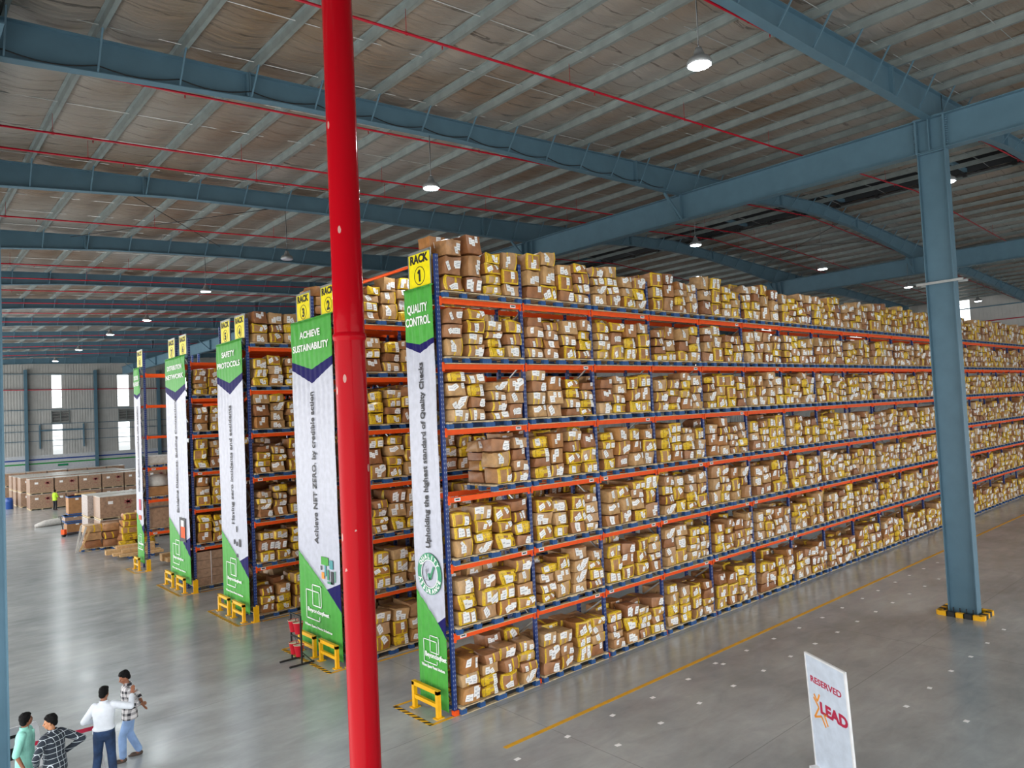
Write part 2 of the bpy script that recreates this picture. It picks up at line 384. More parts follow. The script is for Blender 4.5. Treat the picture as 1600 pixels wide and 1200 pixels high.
def ceiling():
    V = []; F = []
    xs = []
    for i in range(len(PUR)-1):
        for k in range(5): xs.append((PUR[i]+(PUR[i+1]-PUR[i])*k/5, k/5))
    xs.append((PUR[-1], 0)); ys = np.arange(Y0B, Y1B+.6, .61)
    for x, t in xs:
        for j, y in enumerate(ys):
            sag = -.11*math.sin(PI*t)*(1+.5*math.sin(y*1.9+x*.7))+.02*math.sin(y*5.15+x*2)
            V.append((x, y, zr(x)+.24+sag))
    ny = len(ys)
    for i in range(len(xs)-1):
        if 33.9 < xs[i][0] < 37.0: continue         # ridge vent opening
        for j in range(ny-1): F.append((i*ny+j, i*ny+j+1, (i+1)*ny+j+1, (i+1)*ny+j))
    mb = MB(); mb.add(V, F, 0, True)
    c = structure('ceiling', mb, 'foil')
    # roof sheet above keeps daylight out
    sh = MB()
    for a, b in ((-3, 33.9), (37.1, 72)): sh.prism([(a, zr(a)+.42), (b, zr(b)+.42), (b, zr(b)+.47), (a, zr(a)+.47)], 'y', Y0B, Y1B+.3)
    sh.build('roof_sheet', 'clad', c)
    rv = MB(); rv.box((35.5, (Y0B+Y1B)/2, zr(35.5)+1.45), (4.2, Y1B-Y0B, .06))
    for x in (33.9, 37.1): rv.box((x, (Y0B+Y1B)/2, zr(x)+.85), (.05, Y1B-Y0B, 1.2))
    rv.build('ridge_vent', 'dark', c)
    k = 0
    for y in np.arange(Y0B+1.5, Y1B, 2.2):
        r = MB()
        r.tube([(PUR[0], y, zr(PUR[0])+.14), (35.5, y, zr(35.5)+.14), (PUR[-1], y, zr(PUR[-1])+.14)], .011, 5)
        r.build('sag_rod', 'galv', c)
ceiling()
for i, x in enumerate(PUR):
    if x > 70.9 or x < -1.5: continue
    z = zr(x); d = 1 if x < 35.5 else -1
    mb = MB(); yc = (Y0B+Y1B)/2; L = Y1B-Y0B-.1
    mb.box((x, yc, z+.10), (.022, L, .2)); mb.box((x+.036*d, yc, z+.006), (.09, L, .012)); mb.box((x-.036*d, yc, z+.194), (.09, L, .012))
    mb.box((x+.075*d, yc, z+.018), (.012, L, .03))
    if x < 23.8: lab = 'grey roof purlin, %s uphill from the left eave, above the rack ends' % ORD[max(1, i-1)]
    elif x < 35.5: lab = 'grey roof purlin, %s uphill past the near girder' % ORD[i-16]
    elif x < 47.3: lab = 'grey roof purlin, %s downhill from the dark ridge vent' % ORD[i-23]
    else: lab = 'grey roof purlin, %s downhill past the far girder' % ORD[i-31]
    mb.build('roof_purlin', 'purlin', None, label=lab, cat='purlin', group='roof purlins', kind='thing')

# profile of the tapered rafters: (x, underside)
PROF = [(-1.5, 13.62), (.3, 13.65), (2, 13.75), (7.4, 14.24), (12.9, 14.5), (16.5, 14.55), (20.2, 14.72-.08), (23.8, 14.70), (28.5, 15.2), (32, 15.5), (35.5, 15.58),
        (39, 15.5), (42.5, 15.2), (47.2, 14.70), (50.8, 14.64), (54.5, 14.55), (58, 14.5), (63.6, 14.24), (69, 13.75), (70.9, 13.65)]
RAF = [7.6+8.9*k for k in range(-2, 11)]
def rafter(y, n, detail):
    t = empty('roof_rafter', 'blue-grey tapered roof rafter, %s' % n, 'roof beam', (0, y, 0), 0, 'roof rafters', 'thing')
    top = [(x, zr(x)-.005) for x, _ in PROF]; bot = PROF
    wb = MB()
    for i in range(len(PROF)-1):
        poly = [bot[i], bot[i+1], top[i+1], top[i]]
        wb.prism(poly, 'y', -.012, .012)
    wb.build('web', 'steel', t)
    for nme, line, dz in (('bottom_flange', bot, -.01), ('top_flange', top, -.012)):
        fb = MB()
        for i in range(len(line)-1):
            (xa, za), (xb, zb) = line[i], line[i+1]
            fb.prism([(xa, za+dz-.01), (xb, zb+dz-.01), (xb, zb+dz+.01), (xa, za+dz+.01)], 'y', -.125, .125)
        fb.build(nme, 'steel', t)
    def zb(x): return float(np.interp(x, [p[0] for p in PROF], [p[1] for p in PROF]))
    for x in (6.6, 20.9, 31.5, 39.5, 50.1, 64.4):
        MB().box((x, 0, (zb(x)+zr(x))/2), (.05, .24, zr(x)-zb(x)-.04)).box((x+.05, 0, (zb(x)+zr(x))/2), (.03, .26, zr(x)-zb(x)+.04)).build('splice_plate', 'steel', t)
    allb = MB()
    for x in PUR:
        if x < .1 or x > 70: continue
        if 22.9 < x < 24.7 or 46.5 < x < 48.2: pass
        z0 = zb(x)
        b = (MB() if detail else allb); b.beam((x+.02, -.1, z0+.01), (x+.02, -.62, zr(x)+.05), .035, .035)
        if detail: b.build('fly_brace', 'steel', t)
    if not detail: allb.build('fly_brace', 'steel', t, kind='stuff')
RN = {-2: 'behind the viewpoint', -1: 'over the foreground', 0: 'reaching the near blue column top', 1: 'long nearest one across the upper left', 2: 'second across the upper left',
      3: 'third across the upper left', 4: 'fourth from the top left corner', 5: 'fifth from the top left corner', 6: 'sixth toward the far wall', 7: 'seventh toward the far wall', 8: 'eighth toward the far wall',
      9: 'ninth toward the far wall', 10: 'last before the far left wall'}
for k, y in enumerate(RAF): rafter(y, RN[k-2], k-2 in (0, 1))

def girder(x, label, y0=Y0B+1, y1=Y1B-2, dz=0):
    t = empty('roof_girder', label, 'girder', (x, 0, dz), 0, 'roof girders', 'thing')
    yc = (y0+y1)/2; L = y1-y0
    MB().box((0, yc, 14.2), (.02, L, 1.0)).build('web', 'steel', t)
    MB().box((0, yc, 13.70), (.36, L, .025)).build('bottom_flange', 'steel', t)
    MB().box((0, yc, 14.69), (.36, L, .025)).build('top_flange', 'steel', t)
    for y in RAF:
        if y < y0: continue
        MB().box((0, y, 14.2), (.34, .03, .97)).build('stiffener', 'steel', t)
        if abs(y-7.6) < .1: continue
        b = MB(); b.beam((-.1, y-.02, 13.74), (-1.15, y-.02, 14.62), .07, .07); b.beam((-.1, y+.1, 13.74), (-1.15, y+.02, 14.62), .05, .05); b.build('knee_brace', 'steel', t)
girder(23.8, 'blue-grey roof girder resting on the near blue column')
girder(47.3, 'blue-grey roof girder far behind the near blue column')
girder(1.5, 'blue-grey roof girder end in the top left corner', 14.5, dz=-.22)

def column(x, y, label, detail=False, ztop=14.7, d=.76, w_=.34, base=True, matl='steel'):
    t = empty('steel_column', label, 'column', (x, y, 0), 0, 'steel columns', 'thing')
    MB().box((0, 0, 13.68/2), (.02, d-.05, 13.68)).build('web', matl, t)
    for s in (-1, 1): MB().box((0, s*(d/2-.012), ztop/2), (w_, .025, ztop)).build('flange', matl, t)
    if base:
        k = MB().box((0, 0, .015), (w_+.3, d+.3, .03)); k.build('base_plate', matl, t)
    if detail:
        MB().box((0, 0, 13.66), (w_-.02, d-.06, .03)).build('stiffener_plate', matl, t); MB().box((0, 0, 14.715), (w_+.05, d+.1, .02)).build('cap_plate', matl, t)
        bo = MB()
        for s in (-1, 1):
            for i in range(14):
                for xx in (-.09, .09):
                    z = 13.75+i*.066; bo.tube([(xx, s*(d/2-.04), z), (xx, s*(d/2+.09), z)], .016, 6)
        for s in (-1, 1): bo.box((-w_/4-.005, s*(d/2+.016), 14.2), (w_/2-.01, .03, .96)); bo.box((w_/4+.005, s*(d/2+.016), 14.2), (w_/2-.01, .03, .96))
        bo.build('bolted_end_plate', 'steel', t)
        br = MB().box((-w_/2-.03, 0, 9.75), (.06, d+.5, .07)); br.box((w_/2+.03, 0, 9.75), (.06, d+.5, .07)); br.build('clamp_bracket', 'galv', t)
        ab = MB()
        for s in (-1, 1):
            for i in range(4): ab.tube([(s*.1-.04, -.26+i*.17, .03), (s*.1-.04, -.26+i*.17, .2)], .018, 6)
        ab.build('anchor_bolts', 'dark', t)
        # yellow and black kerb
        kb = MB(); a, b2 = w_/2+.24, d/2+.17; hh = .13
        for (x0, y0_, x1, y1_, hz) in ((-a, -b2, a, -b2, 0), (-a, b2, a, b2, 0), (-a, -b2, -a, b2, 1), (a, -b2, a, b2, 1)):
            L = math.hypot(x1-x0, y1_-y0_)+.14; n = 5
            for i in range(n):
                f = (i+.5)/n; cx = x0+(x1-x0)*f; cy = y0_+(y1_-y0_)*f
                kb.box((cx, cy, hh/2), ((L/n, .14, hh) if not hz else (.14, L/n, hh)), i % 2)
        kb.build('kerb', ['yellow', 'blackp'], t)
    return t
for k, y in enumerate([7.57, 25.4, 43.2, 61, 78.8, 96.6]):
    column(23.8, y, ['tall blue-grey steel column with yellow black kerb on open floor', 'blue-grey column under the near girder, between racks 4 and 5', 'blue-grey column under the near girder, next behind racks 6 and 7',
                     'blue-grey column under the near girder beyond rack 8', 'blue-grey column under near girder, second before the far wall', 'blue-grey column under near girder, beside the bright far wall strips'][k], k == 0)
for k, y in enumerate([7.6, 25.4, 43.2, 61]): column(47.3, y, 'blue-grey column under the far girder, %s' % ['on the open side', 'rising behind the rack 1 boxes', 'second behind the racks', 'third behind the racks'][k])
column(1.40, 16.75, 'dark blue-grey steel column at the left edge of the view', w_=.5).rotation_euler = (0, 0, PI/2)
column(-.3, -3, 'blue-grey column behind the viewpoint')

# right end wall
def wall_right():
    mb = MB(); y0, y1 = Y0B, Y1B; wy = [2.6+9.25*k for k in range(-1, 11)]
    ys = y0; top = 14.6
    for c in wy: mb.box((XR+.05, (ys+c-.55)/2, (top+3.9)/2), (.08, c-.55-ys, top-3.9)); mb.box((XR+.05, c, 7.4), (.08, 1.1, 7.1)); mb.box((XR+.05, c, 14.5), (.08, 1.1, .25)); ys = c+.55
    mb.box((XR+.05, (ys+y1)/2, (top+3.9)/2), (.08, y1-ys, top-3.9))
    for y in np.arange(y0, y1, .28): 
        if min(abs(y-c) for c in wy) > .6: mb.box((XR-.005, y, (top+3.9)/2), (.03, .06, top-3.9))
    wr = structure('wall_right', mb, 'clad')
    MB().box((XR+.06, (y0+y1)/2, 1.95), (.12, y1-y0, 3.9)).build('dado', 'dado', wr)
    for k, c in enumerate(wy):
        p = MB().box((XR+.05, c, 12.7), (.01, 1.1, 3.4)); o = p.build('window_%d' % (k+1), 'pane'); o['kind'] = 'structure'
    for z in (5.6, 7.6, 9.6, 11.6, 13.6): MB().box((XR-.12, (y0+y1)/2, z), (.2, y1-y0, .08)).build('girt', 'steel', wr)
    mbp = MB().tube([(XR-.35, y0+2, 12.35), (XR-.35, y1-2, 12.35)], .04, 8); mbp.build('sprinkler_main', 'redpaint', None, label='red horizontal main pipe along the right end wall', cat='pipe')
wall_right()
def light_block_front():
    mb = MB(); mb.box((34, Y0B+.05, 12.6), (74, .08, 5.2))  # unseen upper band, added to keep sky light off ceiling and steel
    for x in np.arange(-2.8, 71, .5): mb.box((x, Y0B+.11, 12.6), (.1, .04, 5.2))
    wf = structure('light_block_front', mb, 'clad')
    for z in (10.1, 12.5): MB().box((34, Y0B+.25, z), (74, .2, .08)).build('girt', 'steel', wf)
    mb = MB(); mb.box((-3.05, 18, 11.2), (.08, 64, 6.6))  # second unseen band, added to block sky light on girder and banners
    for y in np.arange(Y0B+.2, 50, .5): mb.box((-2.99, y, 11.2), (.04, .1, 6.6))
    wl = structure('light_block_left', mb, 'clad')
    for z in (8.1, 10.5, 12.5): MB().box((-2.85, 18, z), (.2, 64, .08)).build('girt', 'steel', wl)
light_block_front()
def wall_far():
    Y = Y1B; mb = MB(); x0, x1 = -3, XR; cs = [2.2+7.48*k for k in range(0, 10)]   # window centres
    cs = [16.8+7.48*k for k in range(-2, 8)]
    def gw(k): return 1.35 if k == 3 else 1.05
    a = x0
    segs = [(3.97, .02), (7.66, 0), (9.75, 0), (13.75, 0)]
    for k, c in enumerate(cs):
        h = gw(k)/2
        mb.box(((a+c-h)/2, Y+.05, 10.6), (c-h-a, .08, 13.4)); mb.box((c, Y+.05, (7.66+9.72)/2), (2*h, .08, 2.06)); mb.box((c, Y+.05, 15.55), (2*h, .08, 3.5)); a = c+h
    mb.box(((a+x1)/2, Y+.05, 10.6), (x1-a, .08, 13.4))
    for x in np.arange(x0, x1, .3):
        if min(abs(x-c) for c in cs) > .72: mb.box((x, Y-.005, 9.8), (.07, .035, 11.7))
    wf = structure('wall_far', mb, 'clad')
    MB().box(((x0+x1)/2, Y+.06, 1.98), (x1-x0, .12, 3.96)).build('dado', 'dado', wf)
    MB().box(((x0+x1)/2, Y-.01, 3.44), (x1-x0, .02, .17)).build('blue_stripe', mat('blue_stripe_paint', '2c4e9c', .5), wf)
    MB().box(((x0+x1)/2, Y-.01, 2.95), (x1-x0, .02, .17)).build('green_stripe', mat('green_stripe_paint', '2f9a4c', .5), wf)
    for z in (5.7, 6.9, 7.75, 9.5, 12.0, 13.9): MB().box(((x0+x1)/2, Y-.12, z), (x1-x0, .2, .07)).build('girt', 'steel', wf)
    for k, c in enumerate(cs):
        h = gw(k)/2
        f = MB().box((c, Y+.05, 5.8), (2*h, .01, 3.8)).box((c, Y+.05, 11.75), (2*h, .01, 4.1)); o = f.build('window_%d' % (k+21), 'pane'); o['kind'] = 'structure'
        for z in (5.0, 6.2, 11.0): MB().box((c, Y, z), (2*h, .04, .05)).build('glazing_bar', 'steel', o)
        lv = empty('wall_louvre', 'grey twin louvre vent between the bright far wall strips' if k == 2 else 'grey louvre vent on the far wall, %s bay from left' % ORD[k+1], 'vent', (c+.35, Y-.06, 8.6), 0, 'wall louvres')
        for s in (-.47, .47):
            b = MB()
            for i in range(9): b.box((s, 0, -.55+i*.14), (.84, .1, .03), 0, (.6, 0, 0))
            b.build('louvre_blade_panel', 'dark', lv)
        MB().box((0, 0, .72), (2.0, .12, .08)).box((0, 0, -.72), (2.0, .12, .08)).box((-.96, 0, 0), (.08, .12, 1.5)).box((.96, 0, 0), (.08, .12, 1.5)).box((0, 0, 0), (.08, .12, 1.5)).build('frame', 'purlin', lv)
    for k in range(10):
        x = -1.6+7.48*k+.15
        t = MB().box((x, Y-.35, 7.2), (.02, .5, 14.4)).box((x, Y-.6, 7.2), (.3, .02, 14.4)).box((x, Y-.1, 7.2), (.3, .02, 14.4))
        t.build('wall_column', 'steel', None, label='slim blue-grey column standing against far wall, %s from left' % ORD[k+1], cat='column', group='far wall columns', kind='thing')
    # framed door portal on the wall
    b = MB().box((14.9, Y-.2, 6.2), (.14, .2, 2.9)).box((19.6, Y-.2, 6.2), (.14, .2, 2.9)).box((17.25, Y-.2, 7.0), (4.7, .2, .12)); b.build('cladding_frame', 'steel', wf)
    sg = MB().box((17.3, Y-.04, 2.62), (1.1, .03, .24)); so = sg.build('exit_sign', 'badge', None, label='tiny green sign on the far wall dado below the stripes', cat='sign')
    MB().tube([(x0+2, Y-.5, 11.95), (x1-2, Y-.5, 11.95)], .045, 8).build('sprinkler_main', 'redpaint', None, label='red horizontal main pipe along the far left wall', cat='pipe')
wall_far()

# sprinkler lines that follow the roof slope
for k, y in enumerate([3.9, 7.85, 12.1, 17.1, 21.02, 22.65, 30.0, 38.6, 42.2, 45.9, 50.5, 54.9, 59.4, 68.6, 77.5, 86.2]):
    rn = ['through the top right corner', 'slanting down to the near column top', 'slanting across the middle top', 'dipping behind the long nearest rafter', 'upper of the pair right behind the nearest rafter', 'lower of the pair right behind the nearest rafter'
          ][k] if k < 6 else '%s beyond the pair behind the nearest rafter' % ORD[k-5]
    t = empty('sprinkler_pipe', 'thin red sprinkler pipe %s' % rn, 'pipe', (0, y, 0), 0, 'red sprinkler pipes', 'thing')
    MB().tube([(-1, 0, zr(-1)-.5), (35.5, 0, zr(35.5)-.5), (70.5, 0, zr(70.5)-.5)], .028, 8).build('pipe', 'redpaint', t)
    for x in np.arange(3.4+(k % 2)*1.1, 69, 4.8):
        z = zr(x)-.5; h = MB(); h.tube([(x, 0, z), (x, 0, zr(x)+.01)], .006, 5)
        h.tube([(x+.045*math.cos(a), 0, z+.045*math.sin(a)) for a in np.linspace(0, 2*PI, 9)], .006, 5, caps=False)
        h.tube([(x+.9, 0, z), (x+.9, 0, z-.07)], [.016, .01], 6)
        h.build('hanger', 'redpaint', t)

# hanging high-bay lamps
def lamp(x, y, z, label, lit=True):
    t = empty('high_bay_lamp', label, 'lamp', (x, y, z), 0, 'hanging high-bay lamps')
    MB().lathe([(.02, .34), (.06, .33), (.09, .25), (.12, .16), (.2, .12), (.235, .06), (.24, .0), (.22, -.01)], 24).build('housing', 'lampbody', t)
    MB().lathe([(.0, -.03), (.12, -.028), (.2, -.02), (.225, -.0), (.22, .02)], 24).build('lens', 'lens' if lit else 'bwhite', t)
    zt = zr(x)-z-(0.0 if lit else 0)
    MB().tube([(0, 0, .33), (0, 0, zt)], .008, 6).build('cord', 'conduit', t)
    MB().tube([(0, 0, .33), (.02, 0, zt*.55), (-.01, 0, zt)], .01, 6).build('cable', 'black', t)
    xp = min(PUR, key=lambda p: abs(p-x)); MB().beam((0, 0, zt+.01), (xp-x, 0, zr(xp)-z+.01), .03, .02).build('hook_bar', 'conduit', t)
    if lit:
        ld = bpy.data.lights.new('lamp_glow', 'AREA'); ld.shape = 'DISK'; ld.size = .42; ld.energy = 130; ld.color = (.9, .97, 1)
        lo = bpy.data.objects.new('lamp_glow', ld); COL.objects.link(lo); lo.parent = t; lo.location = (0, 0, -.05)
for x, y, n in ((11.8, 7.62, 'large bright hanging lamp at the top centre right'), (11.8, 16.5, 'bright hanging lamp just right of the red pipe'), (11.8, 35.2, 'bright hanging lamp, first left of the red pipe'),
             (12.0, 46.0, 'hanging lamp, second left of the red pipe'), (11.7, 53.6, 'hanging lamp, third left of the red pipe'), (11.8, 64.2, 'hanging lamp, fourth left of the red pipe'), (11.9, 74.7, 'hanging lamp nearest the far left wall'),
             (24.67, 7.5, 'hanging lamp half behind the tall near column'), (25.0, 16.8, 'hanging lamp over rack 1, under the near girder'), (35.55, 16.6, 'hanging lamp under the ridge beyond the near girder'),
             (46.8, 16.7, 'hanging lamp just before the far girder'), (59.6, 16.7, 'hanging lamp by the bright right wall window')):
    lamp(x, y, 12.92, n)
lamp(12.3, 27.2, 13.0, 'unlit hanging lamp left of the red pipe', False)

# black cable drooping along the nearest rafter
pts = []
xs = [p for p in PUR if .2 < p < 23.5]
for i in range(len(xs)-1):
    for k in range(6):
        f = k/6; x = xs[i]+(xs[i+1]-xs[i])*f
        pts.append((x, 16.5-.15, float(np.interp(x, [p[0] for p in PROF], [p[1] for p in PROF]))+.12-.12*math.sin(PI*f)))
MB().tube(pts, .013, 6).build('electric_cable', 'black', None, label='black electric cable drooping along the nearest left rafter', cat='cable')
# conduit and struts in the ridge vent
for y in np.arange(5, 60, 5.5):
    MB().beam((33.9, y, zr(33.9)+.35), (37.1, y, zr(37.1)+.35), .12, .16).build('vent_strut', 'steel', None, label='short steel strut crossing the dark ridge vent', cat='strut', group='ridge vent struts')
vc = MB().tube([(36.9, 0, zr(36.9)+.1), (36.9, 70, zr(36.9)+.1)], .05, 8)
for y in np.arange(1, 70, 1.9): vc.box((36.9, y, zr(36.9)+.1), (.16, .16, .16))
vc.build('vent_cable_run', 'black', None, label='black fitting-studded cable run along the ridge vent', cat='cable')
# cross bracing rods under roof
for k, (a, b, n) in enumerate((((6, 26, 14.5), (12, 33.7, 14.8), 'left of the red pipe, falling right'), ((12, 26, 14.8), (6, 33.7, 14.5), 'left of the red pipe, rising right'), ((27, 8.2, 15.4), (33, 1, 15.7), 'in the top right corner'),
                               ((39, 17, 15.9), (45, 25, 15.6), 'under the ridge behind the near girder, nearer'), ((45, 17, 15.6), (39, 25, 15.9), 'under the ridge behind the near girder, farther'))):
    MB().tube([a, b], .014, 6).build('bracing_rod', 'dark', None, label='thin dark roof bracing rod %s' % n, cat='rod')

# ---------------------------------------------------------------- cartons
TINTS = ['b07f4c', 'b98750', 'a06c3e', 'c39a68', 'b3855a', '9a6640', 'c7a274', 'ad7642', 'a87650', 'bd9468']
def carton_proto(seed, kind, wd, dp, ht, n=4):
    """returns dict of arrays: body (V,F), tape (V,F), labels [(V,F)]; origin at centre of underside; front faces -Y"""
    r = np.random.RandomState(seed)
    ph = r.uniform(0, 6.28, 8); bulge = r.uniform(.0, .05); am = r.uniform(.008, .024); lean = r.uniform(-.07, .07, 2); rnd = r.uniform(.015, .042)
    half = np.array([wd/2, dp/2, ht/2])
    def f(p):
        p = np.asarray(p, float); q = p.copy()
        for a in range(3):
            b, c = (a+1) % 3, (a+2) % 3
            q[..., a] = p[..., a]*(1+bulge*(1-p[..., b]**2)*(1-p[..., c]**2) - .0)
        e = np.maximum(np.abs(p)-.82, 0)/.18
        edge = np.sort(np.abs(p), axis=-1)[..., 1:2]; edge = np.clip((edge-.8)/.2, 0, 1)**2
        q = q*half
        q = q - np.sign(p)*rnd*edge*(np.abs(p) > .8)*.55
        q[..., 0] += am*np.sin(ph[0]+p[..., 2]*2.2+p[..., 1]*1.7)+lean[0]*p[..., 2]*ht
        q[..., 1] += am*np.sin(ph[1]+p[..., 0]*2.5+p[..., 2]*1.3)+lean[1]*p[..., 2]*ht*.4
        q[..., 2] += am*.9*np.sin(ph[2]+p[..., 0]*2.1+p[..., 1]*1.9)*(p[..., 2]+1)/2
        q[..., 2] += half[2]
        return q
    V = []; F = []
    g = np.linspace(-1, 1, n+1)
    faces = [(1, -1), (1, 1), (0, -1), (0, 1), (2, 1), (2, -1)]
    for ax, sg in faces:
        o = len(V); nn = n if (ax, sg) == (1, -1) or n > 3 else n
        if (ax, sg) == (2, -1): gg = np.array([-1., 1.])
        else: gg = g
        m = len(gg)
        a, b = [(1, 2), (0, 2), (0, 1)][ax]
        flip = (sg > 0) == (ax == 1)
        for i in range(m):
            for j in range(m):
                p = np.zeros(3); p[ax] = sg; p[a] = gg[i]; p[b] = gg[j]; V.append(f(p))
        for i in range(m-1):
            for j in range(m-1):
                q = (o+i*m+j, o+(i+1)*m+j, o+(i+1)*m+j+1, o+i*m+j+1); F.append(q[::-1] if flip else q)
    body = (np.array(V), F)
    def strip(path, width, off=.004):
        """path: list of cube-surface points on faces; width vector; returns V,F"""
        V = []; F = []
        P0 = np.array([f(np.clip(a, -1, 1)) for a, b in path]); P1 = np.array([f(np.clip(b, -1, 1)) for a, b in path])
        ctr = np.array([0, 0, half[2]])
        for i in range(len(path)):
            a, b = path[i]; nrm = np.where(np.abs((np.array(a)+np.array(b))/2) > .97, np.sign(a), 0).astype(float); nrm /= max(1e-6, np.linalg.norm(nrm))
            V += [P0[i]+nrm*off, P1[i]+nrm*off]
        for i in range(len(path)-1): F.append((2*i, 2*i+2, 2*i+3, 2*i+1))
        return V, F
    TV = []; TF = []
    def addst(path):
        v, fc = strip(path, 0); o = len(TV); TV.extend(v); TF.extend([tuple(i+o for i in q) for q in fc])
    steps = np.linspace(-1, 1, n+1)
    tw = .03/half   # tape half width in cube units
    if kind in ('taped', 'full'):
        for sx in (-1, 1):           # vertical front edges, wrapping onto the sides
            a = sx*(1-1.6*tw[0]); addst([((a, -1, t), (sx, -1, t)) if sx > 0 else ((sx, -1, t), (a, -1, t)) for t in steps])
            addst([((sx, -1, t), (sx, -1+1.5*tw[1], t)) if sx > 0 else ((sx, -1+1.5*tw[1], t), (sx, -1, t)) for t in steps])
        for sz in (-1, 1):
            a = sz*(1-1.5*tw[2]); addst([((t, -1, sz), (t, -1, a)) if sz > 0 else ((t, -1, a), (t, -1, sz)) for t in steps])
            if sz > 0: addst([((t, -1+1.5*tw[1], 1), (t, -1, 1)) for t in steps])
        c = r.uniform(-.35, .35)
        addst([((c-tw[0], -1, t), (c+tw[0], -1, t)) for t in steps])
        addst([((c-tw[0], t, 1), (c+tw[0], t, 1)) for t in steps])
        if kind == 'full':
            for c in (-.55, .45): addst([((c-1.8*tw[0], -1, t), (c+1.8*tw[0], -1, t)) for t in steps])
            addst([((t, -1, .15+1.5*tw[2]), (t, -1, .15-1.5*tw[2])) for t in steps])
    elif kind == 'half':
        sx = r.choice([-1, 1]); a = sx*(1-1.9*tw[0]); addst([((a, -1, t), (sx, -1, t)) if sx > 0 else ((sx, -1, t), (a, -1, t)) for t in steps])
        c = r.uniform(-.3, .3); addst([((c-tw[0]*.8, -1, t), (c+tw[0]*.8, -1, t)) for t in steps])
    labels = []
    for k in range(r.choice([1, 2, 2, 3, 3, 4])):
        lw, lh = r.choice([.10, .14, .18]), r.choice([.13, .16, .20]); cx = r.uniform(-.62, .72); cz = r.uniform(-.5, .55); an = r.choice([0, 0, 0, .06, -.1, .5])
        lh = min(lh, ht*.75)
        LV = []; LF = []
        for i in range(3):
            for j in range(3):
                u = (i/2-.5)*lw; v_ = (j/2-.5)*lh; uu = u*math.cos(an)-v_*math.sin(an); vv = u*math.sin(an)+v_*math.cos(an)
                p = np.array([np.clip(cx+uu/half[0], -.97, .97), -1, np.clip(cz+vv/half[2], -.96, .96)]); q = f(p); q[1] -= .007+.002*k; LV.append(q)
        for i in range(2):
            for j in range(2): LF.append((i*3+j, (i+1)*3+j, (i+1)*3+j+1, i*3+j+1))
        # print block
        PV = []; PF = []
        for z0 in ((-.25, -.1), (.12, .22)) if r.rand() < .8 else ((-.05, .1),):
            o = len(PV)
            for (u, v_) in ((-.3, z0[0]), (.3, z0[0]), (.3, z0[1]), (-.3, z0[1])):
                u *= lw; v_ *= lh; uu = u*math.cos(an)-v_*math.sin(an); vv = u*math.sin(an)+v_*math.cos(an)
                p = np.array([np.clip(cx+uu/half[0], -.97, .97), -1, np.clip(cz+vv/half[2], -.96, .96)]); q = f(p); q[1] -= .0095+.002*k; PV.append(q)
            PF.append((o, o+1, o+2, o+3))
        labels.append((np.array(LV), LF, np.array(PV), PF))
    return dict(body=body, tape=(np.array(TV) if TV else None, TF), labels=labels, dims=(wd, dp, ht), kind=kind, tint=sr(TINTS[r.randint(len(TINTS))]))
def make_protos(n, seed0, nn):
    out = []
    for i in range(n):
        r = np.random.RandomState(seed0+i); k = r.choice(['plain', 'taped', 'taped', 'half', 'full', 'plain', 'taped'], p=[.18, .17, .17, .22, .05, .14, .07])
        out.append(carton_proto(seed0+i, k, r.uniform(.50, .60), .52, r.choice([.26, .3, .34, .4]), nn))
    return out
PRO = make_protos(56, 100, 4)

# --- placement lists
PLACED = []   # (proto, x, y, z, rotz, sx, sy, sz, meta or None)
PALLETS = []  # (x, y, z, rotz, meta)
def find_proto(h):
    c = [i for i, p in enumerate(PRO) if abs(p['dims'][2]-h) < .05]
    return random.choice(c)
def stack_load(x, y, z, front, meta, total=1.13, rows=2, skew=0, cols=2, width=1.10, depth=.5, extra=0):
    """cartons on one pallet; (x, y) = middle of the pallet front edge, front=-1: faces -Y"""
    for c in range(cols):
        cw = width/cols; cx = x-width/2+cw*(c+.5)
        for rw in range(rows):
            zz = z; k = 0; tot = total*random.uniform(.84, 1.03)
            drift = 0; nb = random.choice([3, 3, 3, 4, 4]) if total > .9 else random.choice([2, 3])
            hs = [random.uniform(.8, 1.25) for _ in range(nb)]; sm = sum(hs); hs = [h*tot/sm for h in hs]
            for k, h in enumerate(hs):
                i = find_proto(min(.42, max(.25, h))); p = PRO[i]
                drift += random.gauss(0, .018)
                ww = cw*random.uniform(.76, .96); sx = ww/p['dims'][0]; sy = depth/p['dims'][1]*random.uniform(.95, 1.02); sz = h/p['dims'][2]
                px = cx+drift+random.uniform(-.012, .012); py = y-front*(depth*(rw+.5)+rw*.01+random.uniform(-.04, .05)+.0)
                rz = (0 if front < 0 else PI)+random.gauss(0, .07)
                m = None
                if meta and rw == 0: m = dict(meta, col=c, row=k, nrow=nb)
                PLACED.append((i, px, py, zz+.002, rz, sx, sy, sz, m)); zz += h+.003
def pallet_at(x, y, z, rz, meta): PALLETS.append((x, y, z, rz, meta))

